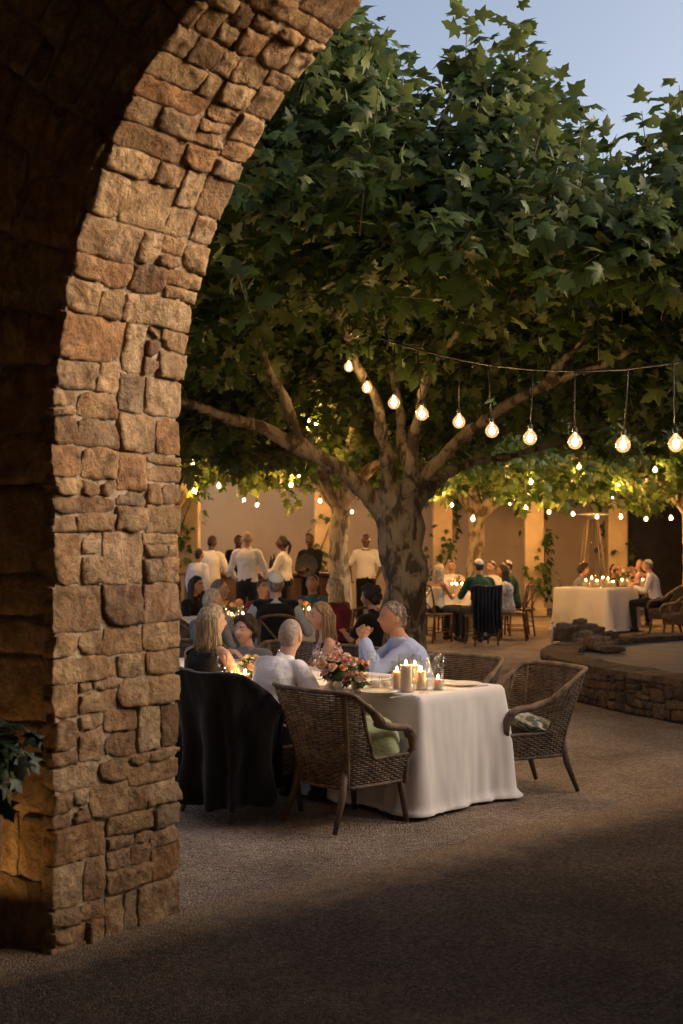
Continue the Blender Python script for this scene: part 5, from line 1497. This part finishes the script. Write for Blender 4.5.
        if hair == 'curly':
            for _ in range(110):
                d = Vector((rs.gauss(0, 1), rs.gauss(0, 1), rs.gauss(0, 1))).normalized()
                if d.z * .95 - d.y * .95 < .02 or d.z < -.55: continue
                mb.sphere(HC + Rh @ (head_pt(d, fem) + d * (.012 + rs.random() * .016)), rs.uniform(.018, .030), 8, 6)
        if hair in ('long', 'wavy'):
            Lh = .20 if hair == 'long' else .16
            for i in range(34):
                a = PI * (1.0 + .98 * (i / 33 - .5) * 1.32) + PI / 2 + PI * 0
                d = Vector((math.sin(PI * (i / 33 - .5) * .98), -math.cos(PI * (i / 33 - .5) * .98), 0))
                p0 = HC + Rh @ (Vector((d.x * .052, d.y * .066, .085))); p1 = HC + Rh @ Vector((d.x * .084, d.y * .102 - .002, .01)); p2 = HC + Rh @ Vector((d.x * .088, d.y * .104, -.07))
                L_ = Lh * rs.uniform(.88, 1.08)
                out = Rh @ Vector((d.x, d.y, 0)); out.z = 0
                p3 = p2 + Vector((0, 0, -L_ * .5)) + out * .008; p4 = p2 + Vector((0, 0, -L_)) + out * (.004 + rs.uniform(-.012, .014))
                if hair == 'wavy':
                    p3 += Vector((rs.gauss(0, .007), rs.gauss(0, .007), 0)); 
                limb(mb, [p0, p1, p2, p3, p4], [.014, .019, .019, .017, .008], 7)
        if hair == 'bun': mb.sphere(HC + Rh @ Vector((0, -.105, .02)), (.04, .035, .04), 14, 10)
        if hair == 'pony':
            mb.sphere(HC + Rh @ Vector((0, -.10, .03)), (.028, .03, .03), 12, 8)
            limb(mb, [HC + Rh @ Vector((0, -.115, .03)), HC + Rh @ Vector((0, -.15, -.03)), HC + Rh @ Vector((0, -.14, -.12)), HC + Rh @ Vector((0, -.125, -.19))], [.022, .028, .024, .008])
        hv = (.012, .009, .0068)[detail]
        me = remesh(mb, hv, 1, .4)
        if hair != 'crop': wrinkle(me, .005, 30, 6, (1, 1, .25))
        if detail == 2 and hair != 'crop':        # loose strands over the mass
            sb = MB()
            for _ in range(240 if hair != 'curly' else 120):
                if hair in ('long', 'wavy'):
                    a = PI * .5 * rs.uniform(-1, 1) * .98; d = Vector((math.sin(a), -math.cos(a), 0)); L_ = Lh * rs.uniform(.75, 1.12)
                    out = Rh @ d; out.z = 0; j = rs.uniform(.002, .013)
                    q = [HC + Rh @ Vector((d.x * .05, d.y * .064, .098 + j)), HC + Rh @ Vector((d.x * (.098 + j), d.y * (.116 + j), .01)), HC + Rh @ Vector((d.x * (.102 + j), d.y * (.118 + j), -.07))]
                    q.append(q[-1] + Vector((rs.gauss(0, .006), rs.gauss(0, .006), -L_ * .55)) + out * .004); q.append(q[-1] + Vector((rs.gauss(0, .010), rs.gauss(0, .010), -L_ * .45)) + out * rs.uniform(-.02, .012))
                    sb.tube(q, [.0022, .003, .003, .0026, .001], 4)
                else:
                    d = Vector((rs.gauss(0, 1), rs.gauss(0, 1), rs.gauss(0, 1))).normalized()
                    if d.z * .95 - d.y * .95 + c0 < .10: continue
                    e_ = (d + Vector((rs.gauss(0, .12), -.30, -.12 + rs.gauss(0, .1)))).normalized(); k2 = .012 if hair == 'curly' else 0
                    if e_.z * .95 - e_.y * .95 + c0 < .04: continue
                    sb.tube([HC + Rh @ (head_pt(d, fem) + d * (th + k2)), HC + Rh @ (head_pt((d + e_).normalized(), fem) + d * (th + k2 + .006)), HC + Rh @ (head_pt(e_, fem) + e_ * (th + k2 + .001))], [.0016, .0028, .001], 4)
            bmh = bmesh.new(); bmh.from_mesh(me); tm = sb.mesh('strands'); bmh.from_mesh(tm); bmh.to_mesh(me); bmh.free(); bpy.data.meshes.remove(tm)
            me.polygons.foreach_set('use_smooth', [True] * len(me.polygons))
        link('hair', me, M[hairmat], o)
    if cap:
        mb = MB(); rot = Rh @ Matrix.Rotation(.42, 3, 'X')
        R_ = []
        for i in range(9):
            th_ = .04 + (PI * .29) * i / 8
            R_.append([HC + rot @ Vector((math.sin(th_) * math.cos(a) * .093, math.sin(th_) * math.sin(a) * .106, math.cos(th_) * .131)) for a in (2 * PI * j / 24 for j in range(24))])
        R_.append([HC + rot @ Vector((math.sin(PI * .30) * math.cos(a) * .086, math.sin(PI * .30) * math.sin(a) * .098, math.cos(PI * .30) * .122)) for a in (2 * PI * j / 24 for j in range(24))])
        mb.rings(R_); mb.build('skullcap', M['cap_white'], o)
    if bow:
        mb = MB(); c = neck + updir * .005 + fw * (nr + .018)
        for s_ in (-1, 1): mb.tube([c, c + rt * s_ * .022, c + rt * s_ * .05], [.006, .014, .022], 8, True, flat=.5)
        mb.build('bow_tie', M['black_wear'], o)
    if apron:
        mb = MB(); R_ = []
        for z in (0.42, .7, .95, 1.02): R_.append([Vector((math.cos(a) * .19, math.sin(a) * .14 + .0, z)) for a in np.linspace(.1 * PI, .9 * PI, 12)])
        mb.rings(R_, cap=False, close=False); ap = mb.build('apron', M['black_wear'], o); ap.modifiers.new('s', 'SOLIDIFY').thickness = .004
    o.location = (loc_[0], loc_[1], 0); o.rotation_euler = (0, 0, math.atan2(-face[0], face[1])); o.scale = (scale,) * 3
    return o

GN = 'guests at the nearest table'; G2 = 'guests at the second table'; G3 = 'guests at the middle table'; G4 = 'guests at the right table'; GW = 'waiters at the back'
# nearest table ---------------------------------------------------------------
person(DC + DF * .16, Vector((.62, .78)), 'man with cropped grey hair in a white shirt seen from behind at the nearest table', 'skin', 'crop', 'hair_crop', 'shirt_white', 'long', lean=.44, side=.06, yaw=.22, pitch=-.12, rh=(.30, .36, .80), lh=(-.14, .42, .80), detail=2, group=GN, seat=.41, scale=1.0)
person(T1(1.62, -.34), Vector((.55, .83)), 'blonde woman in a sleeveless black top seen from behind beside the stone pillar', 'skin', 'wavy', 'hair_blond', 'black_wear', 'none', 'black_wear', fem=True, lean=.16, yaw=-.45, pitch=-.05, rh=(.20, .34, .80), lh=(-.16, .36, .80), detail=2, group=GN, seat=.47)
person(T1(2.62, WT1 + .22), Vector((-.50, -.86)), 'dark haired boy facing the camera between the blonde woman and the man in white', 'skin', 'curly', 'hair_dkbrown', 'grey_top', 'short', lean=.30, yaw=-.05, pitch=-.12, rh=(.10, .36, .80), lh=(-.12, .36, .80), detail=2, group=GN, seat=.30, scale=.97)
person(T1(2.02, WT1 + .24) + Vector((.15, 0, 0)), Vector((-.97, -.25)), 'woman with long light brown hair in a floral dress in profile at the nearest table', 'skin', 'long', 'hair_brown', 'floral', 'none', 'black_wear', fem=True, lean=.10, yaw=.05, pitch=-.05, rh=(.14, .30, .76), lh=(-.02, .34, .80), detail=2, group=GN, seat=.46, scale=.97)
person(T1(1.30, WT1 + .28) + Vector((.30, .02, 0)), Vector((-.97, -.24)), 'grey haired man in a light blue shirt leaning on clasped hands at the nearest table', 'skin_tan', 'short', 'hair_grey', 'shirt_blue', 'long', lean=.42, yaw=.08, pitch=-.10, rh=(.030, .44, .92), lh=(-.035, .45, .93), rpn=(-1, -.2, .3), lpn=(1, -.2, .3), curl=1.0, detail=2, group=GN, seat=.36, scale=1.08)
# second table ----------------------------------------------------------------
def seatp(px, Y): return at(px, Y)
person(seatp(209, 13.7), Vector((.93, .1)), 'grey haired man in a pale blue shirt in profile at the second table', 'skin', 'short', 'hair_grey', 'shirt_paleblue', 'long', lean=.18, yaw=-.1, pitch=-.1, rh=(.1, .36, .78), lh=(-.1, .36, .78), detail=1, group=G2)
wicker(seatp(205, 13.7), Vector((.93, .1)), 'wicker armchair of the grey haired man in pale blue at the second table')
person(seatp(276, 13.1), Vector((-.1, .99)), 'broad man in a black vest and white skullcap, seen from behind at the second table', 'skin', 'short', 'hair_grey', 'shirt_paleblue', 'long', vest='black_wear', cap=True, lean=.22, yaw=.1, pitch=-.2, rh=(.22, .36, .78), lh=(-.22, .36, .78), detail=1, group=G2, scale=1.12, seat=.40)
crossback(seatp(276, 13.08), Vector((-.1, .99)), 'wooden chair of the man in the black vest')
person(seatp(317, 15.5), Vector((-.45, -.9)), 'dark haired man with a white skullcap in a green shirt, facing across the second table', 'skin_tan', 'short', 'hair_dark', 'shirt_teal', 'short', cap=True, lean=.24, yaw=.2, pitch=-.35, rh=(.15, .36, .78), lh=(-.15, .36, .78), detail=1, group=G2, seat=.46)
crossback(seatp(317, 15.55), Vector((-.45, -.9)), 'wooden chair of the skullcapped man in green at the second table')
person(seatp(343, 14.5), Vector((-.8, .6)), 'fair haired woman in a maroon top half hidden behind the woman in floral dress', 'skin', 'wavy', 'hair_blond', 'maroon', 'long', 'black_wear', fem=True, lean=.2, yaw=.1, rh=(.12, .36, .78), lh=(-.12, .36, .78), detail=1, group=G2, seat=.48)
crossback(seatp(345, 14.4), Vector((-.8, .6)), 'wooden chair of the woman in maroon')
person(seatp(377, 13.0), Vector((-.75, .66)), 'dark curly haired woman in black seen from behind before the big trunk', 'skin_tan', 'curly', 'hair_dark', 'black_wear', 'short', 'black_wear', fem=True, lean=.12, yaw=.2, rh=(.12, .36, .78), lh=(-.12, .36, .78), detail=1, group=G2, seat=.44)
crossback(seatp(379, 12.92), Vector((-.75, .66)), 'wooden chair of the curly haired woman in black')
person(seatp(191, 15.9), Vector((.8, -.6)), 'woman with long dark hair beside the archway at the second table', 'skin_tan', 'long', 'hair_dark', 'black_wear', 'short', 'black_wear', fem=True, lean=.12, yaw=.2, rh=(.12, .36, .78), lh=(-.12, .36, .78), detail=1, group=G2)
person(seatp(205, 11.6), Vector((.5, .85)), 'person with ash blond hair just behind the blonde woman in black', 'skin', 'short', 'hair_ash', 'grey_top', 'long', 'black_wear', fem=True, lean=.16, yaw=-.2, detail=1, group=G2, seat=.47)
wicker(seatp(204, 11.5), Vector((.5, .85)), 'wicker armchair of the ash blond guest behind the blonde woman')
person(seatp(262, 15.6), Vector((.2, -.98)), 'guest in dark red across the second table from the man in black vest', 'skin_tan', 'short', 'hair_dkbrown', 'maroon', 'long', lean=.3, yaw=.3, pitch=-.3, rh=(.15, .36, .78), lh=(-.15, .36, .78), detail=1, group=G2, seat=.40)
# middle table ----------------------------------------------------------------
person(seatp(436, 21.2), Vector((.75, .65)), 'ash haired woman in a white off shoulder top seen from behind at the middle table', 'skin_tan', 'wavy', 'hair_ash', 'shirt_cream', 'none', 'trousers', fem=True, strapless=True, lean=.1, rh=(.12, .36, .8), lh=(-.12, .36, .8), detail=1, group=G3, seat=.48)
crossback(seatp(435, 21.1), Vector((.75, .65)), 'wooden chair of the woman in the white off shoulder top')
person(seatp(451, 23.3), Vector((.1, -1)), 'man with a skullcap in a white shirt facing the camera at the middle table', 'skin', 'short', 'hair_dkbrown', 'shirt_white', 'long', cap=True, lean=.12, yaw=-.2, rh=(.15, .36, .78), lh=(-.15, .36, .78), detail=1, group=G3, seat=.48)
crossback(seatp(451, 23.35), Vector((.1, -1)), 'wooden chair of the facing man in white at the middle table')
person(seatp(481, 20.6), Vector((-.25, .97)), 'man in white skullcap and dark green shirt seen from behind at the middle table', 'skin', 'short', 'hair_dkbrown', 'shirt_green', 'long', cap=True, lean=.16, rh=(.2, .36, .78), lh=(-.2, .36, .78), detail=1, group=G3, seat=.48, scale=1.05)
mc = crossback(seatp(481, 20.5), Vector((-.25, .97)), 'wooden chair with a dark jacket of the man in green at the middle table')
def cr_pt(p, z, off=0.0):
    x = (p - .5) * .62; return Vector((x, -.235 - off - .06 * max(0, z - .45), z))
drape(seatp(481, 20.5), Vector((-.25, .97)), M['navy_cloth'], 'dark navy jacket hung over the chair of the man in green', (.1, .9), .2, None, 5.0, cr_pt, lambda p: .90, .03)
person(seatp(493, 23.0), Vector((-.4, -.9)), 'man with a skullcap facing the camera, right of the man in green', 'skin', 'short', 'hair_dkbrown', 'shirt_white', 'long', cap=True, lean=.12, yaw=-.3, rh=(.15, .36, .78), lh=(-.15, .36, .78), detail=1, group=G3, seat=.47)
crossback(seatp(494, 23.05), Vector((-.4, -.9)), 'wooden chair of the second facing man at the middle table')
person(seatp(508, 21.5), Vector((-.95, .2)), 'dark haired woman in a pale floral dress at the right side of the middle table', 'skin_tan', 'wavy', 'hair_dark', 'floral_pale', 'short', 'floral_pale', fem=True, lean=.12, yaw=.1, rh=(.12, .36, .8), lh=(-.12, .36, .8), detail=1, group=G3, seat=.47)
crossback(seatp(512, 21.45), Vector((-.95, .2)), 'wooden chair of the woman in the pale floral dress')
person(seatp(514, 22.5), Vector((-.9, -.1)), 'man with a white skullcap half hidden behind the woman in the pale floral dress', 'skin', 'short', 'hair_dkbrown', 'shirt_green', 'long', cap=True, lean=.2, rh=(.12, .36, .8), lh=(-.12, .36, .8), detail=1, group=G3, seat=.50)
crossback(seatp(518, 22.5), Vector((-.9, -.1)), 'wooden chair at the far right of the middle table')
# right table -----------------------------------------------------------------
person(seatp(577, 24.3), Vector((.95, -.1)), 'dark haired woman in a grey top at the left end of the right table', 'skin_tan', 'curly', 'hair_dkbrown', 'grey_top', 'short', 'black_wear', fem=True, lean=.2, yaw=.1, rh=(.05, .34, .86), lh=(-.12, .36, .82), detail=1, group=G4, seat=.44)
crossback(seatp(573, 24.3), Vector((.95, -.1)), 'wooden chair at the left end of the right table')
person(seatp(656, 23.4), Vector((-.93, .25)), 'man with a white skullcap in a white shirt in profile at the right table', 'skin', 'short', 'hair_grey', 'shirt_white', 'long', cap=True, lean=.25, rh=(.12, .4, .84), lh=(-.14, .4, .84), detail=1, group=G4, seat=.50)
wicker(seatp(665, 23.3), Vector((-.93, .25)), 'wicker armchair of the man in white at the right table')
wicker(seatp(683, 21.8), Vector((-.80, .5)), 'wicker armchair cut off by the right edge of the picture')
person(seatp(613, 25.0), Vector((0, -1)), 'dark haired guest sitting low behind the candles of the right table', 'skin_tan', 'curly', 'hair_dark', 'black_wear', 'long', lean=.3, pitch=-.2, rh=(.12, .34, .84), lh=(-.12, .34, .84), detail=1, group=G4, seat=.36)
person(seatp(640, 25.3), Vector((-.2, -1)), 'guest in a pink top behind the flowers of the right table', 'skin', 'short', 'hair_brown', 'petal_pink', 'long', fem=True, lean=.2, pitch=-.1, rh=(.12, .34, .84), lh=(-.12, .34, .84), detail=1, group=G4, seat=.50)
crossback(seatp(613, 25.1), Vector((0, -1)), 'wooden chair behind the candles of the right table'); crossback(seatp(641, 25.4), Vector((-.2, -1)), 'wooden chair behind the flowers of the right table')
# waiters ---------------------------------------------------------------------
person(seatp(211, 22.3), Vector((.3, .95)), 'waiter in an untucked white shirt at the left end of the bar, back turned', 'skin_dark', 'short', 'hair_dark', 'shirt_white', 'long', 'shirt_cream', 'stand', lean=.03, yaw=-.2, rh=(.2, .3, 1.05), lh=(-.25, .25, 1.0), detail=1, group=GW, scale=.98)
person(seatp(247, 20.8), Vector((.15, .99)), 'waiter in white shirt and black trousers seen from behind at the middle bar', 'skin_tan', 'crop', 'hair_crop', 'shirt_white', 'long', 'trousers', 'stand', lean=.02, yaw=.0, rh=(.24, .25, 1.02), lh=(-.24, .25, 1.0), detail=1, group=GW, scale=1.02)
person(seatp(285, 21.8), Vector((-.95, .2)), 'waitress in a white shirt with dark tied hair turned left at the bar', 'skin_dark', 'pony', 'hair_dark', 'shirt_white', 'long', 'black_wear', 'stand', fem=True, lean=.06, yaw=.1, pitch=-.12, rh=(.12, .36, 1.05), lh=(-.12, .36, 1.05), detail=1, group=GW, apron=True)
person(seatp(311, 23.0), Vector((-.4, -.9)), 'waiter in dark clothes holding a round black tray beside the ochre column', 'skin_dark', 'crop', 'hair_dark', 'black_wear', 'long', 'black_wear', 'stand', lean=.02, rh=(.12, .26, 1.1), lh=(-.05, .3, 1.12), rpn=(0, 0, 1), detail=1, group=GW, scale=1.0)
person(seatp(366, 23.2), Vector((-.1, -.99)), 'waiter in white shirt and black bow tie standing right of the pale trunk', 'skin_dark', 'crop', 'hair_dark', 'shirt_white', 'short', 'black_wear', 'stand', lean=.0, yaw=.1, rh=(.26, .12, .98), lh=(-.22, .22, 1.0), detail=1, group=GW, bow=True)
person(seatp(238, 24.3), Vector((.2, -.97)), 'dark clothed bartender half hidden behind the waiter in white', 'skin_dark', 'short', 'hair_dark', 'black_wear', 'long', 'black_wear', 'stand', lean=.08, detail=1, group=GW, scale=.99)
person(seatp(197, 21.2), Vector((.6, .8)), 'waiter in white half hidden by the archway pillar', 'skin_tan', 'short', 'hair_dark', 'shirt_white', 'long', 'trousers', 'stand', lean=.1, pitch=-.2, detail=1, group=GW, scale=.86)
p = at(306.5, 22.72, 566)
mb = MB(); mb.lathe((0, 0, 0), [(.002, 0), (.19, 0), (.205, .012), (.20, .016), (.185, .005), (.002, .005)], 28)
o = mb.build('serving_tray', M['black_metal']); o.location = p; o.rotation_euler = (1.35, 0, -.2); tag(o, 'round black serving tray held upright by the dark clothed waiter', 'tray')
# ------------------------------------------------------------------ light, sky, camera
SUN_EL, SUN_ROT = math.radians(8.0), math.radians(85)
w = bpy.data.worlds.new('World'); scene.world = w; w.use_nodes = True
nt = w.node_tree; bg = nt.nodes['Background']
sky = nt.nodes.new('ShaderNodeTexSky'); sky.sky_type = 'NISHITA'; sky.sun_disc = False
sky.sun_elevation = SUN_EL; sky.sun_rotation = SUN_ROT; sky.altitude = 100; sky.air_density = .5; sky.dust_density = 5.0; sky.ozone_density = 0.0
nt.links.new(sky.outputs[0], bg.inputs['Color']); bg.inputs['Strength'].default_value = .066
sl = bpy.data.lights.new('evening_sun', 'SUN'); sl.energy = .60; sl.angle = math.radians(34); sl.color = (1.0, .80, .63)
so = bpy.data.objects.new('evening_sun', sl); COL.objects.link(so)
d = Vector((.985, -.10, math.tan(math.radians(24)))).normalized()      # towards the glow low on the right
so.rotation_euler = d.to_track_quat('Z', 'Y').to_euler()
cam = bpy.data.cameras.new('camera'); co = bpy.data.objects.new('camera', cam); COL.objects.link(co)
cam.sensor_fit = 'HORIZONTAL'; cam.sensor_width = 24; cam.lens = F / 683 * 24
co.location = (0, 0, EYE); co.rotation_euler = (PI / 2, 0, 0); cam.shift_y = (HOR - 512) / 683
cam.clip_end = 2000; cam.clip_start = .05
cam.dof.use_dof = True; cam.dof.focus_distance = 8.4; cam.dof.aperture_fstop = 3.5
scene.camera = co
scene.view_settings.view_transform = 'Standard'; scene.view_settings.look = 'None'; scene.view_settings.exposure = 2.7; scene.view_settings.gamma = 1.0; scene.view_settings.use_curve_mapping = False
scene.render.engine = 'CYCLES'
c = scene.cycles; c.use_denoising = True; c.max_bounces = 7; c.transparent_max_bounces = 24; c.sample_clamp_indirect = 4; c.sample_clamp_direct = 0; c.caustics_reflective = False; c.caustics_refractive = False; c.use_light_tree = True
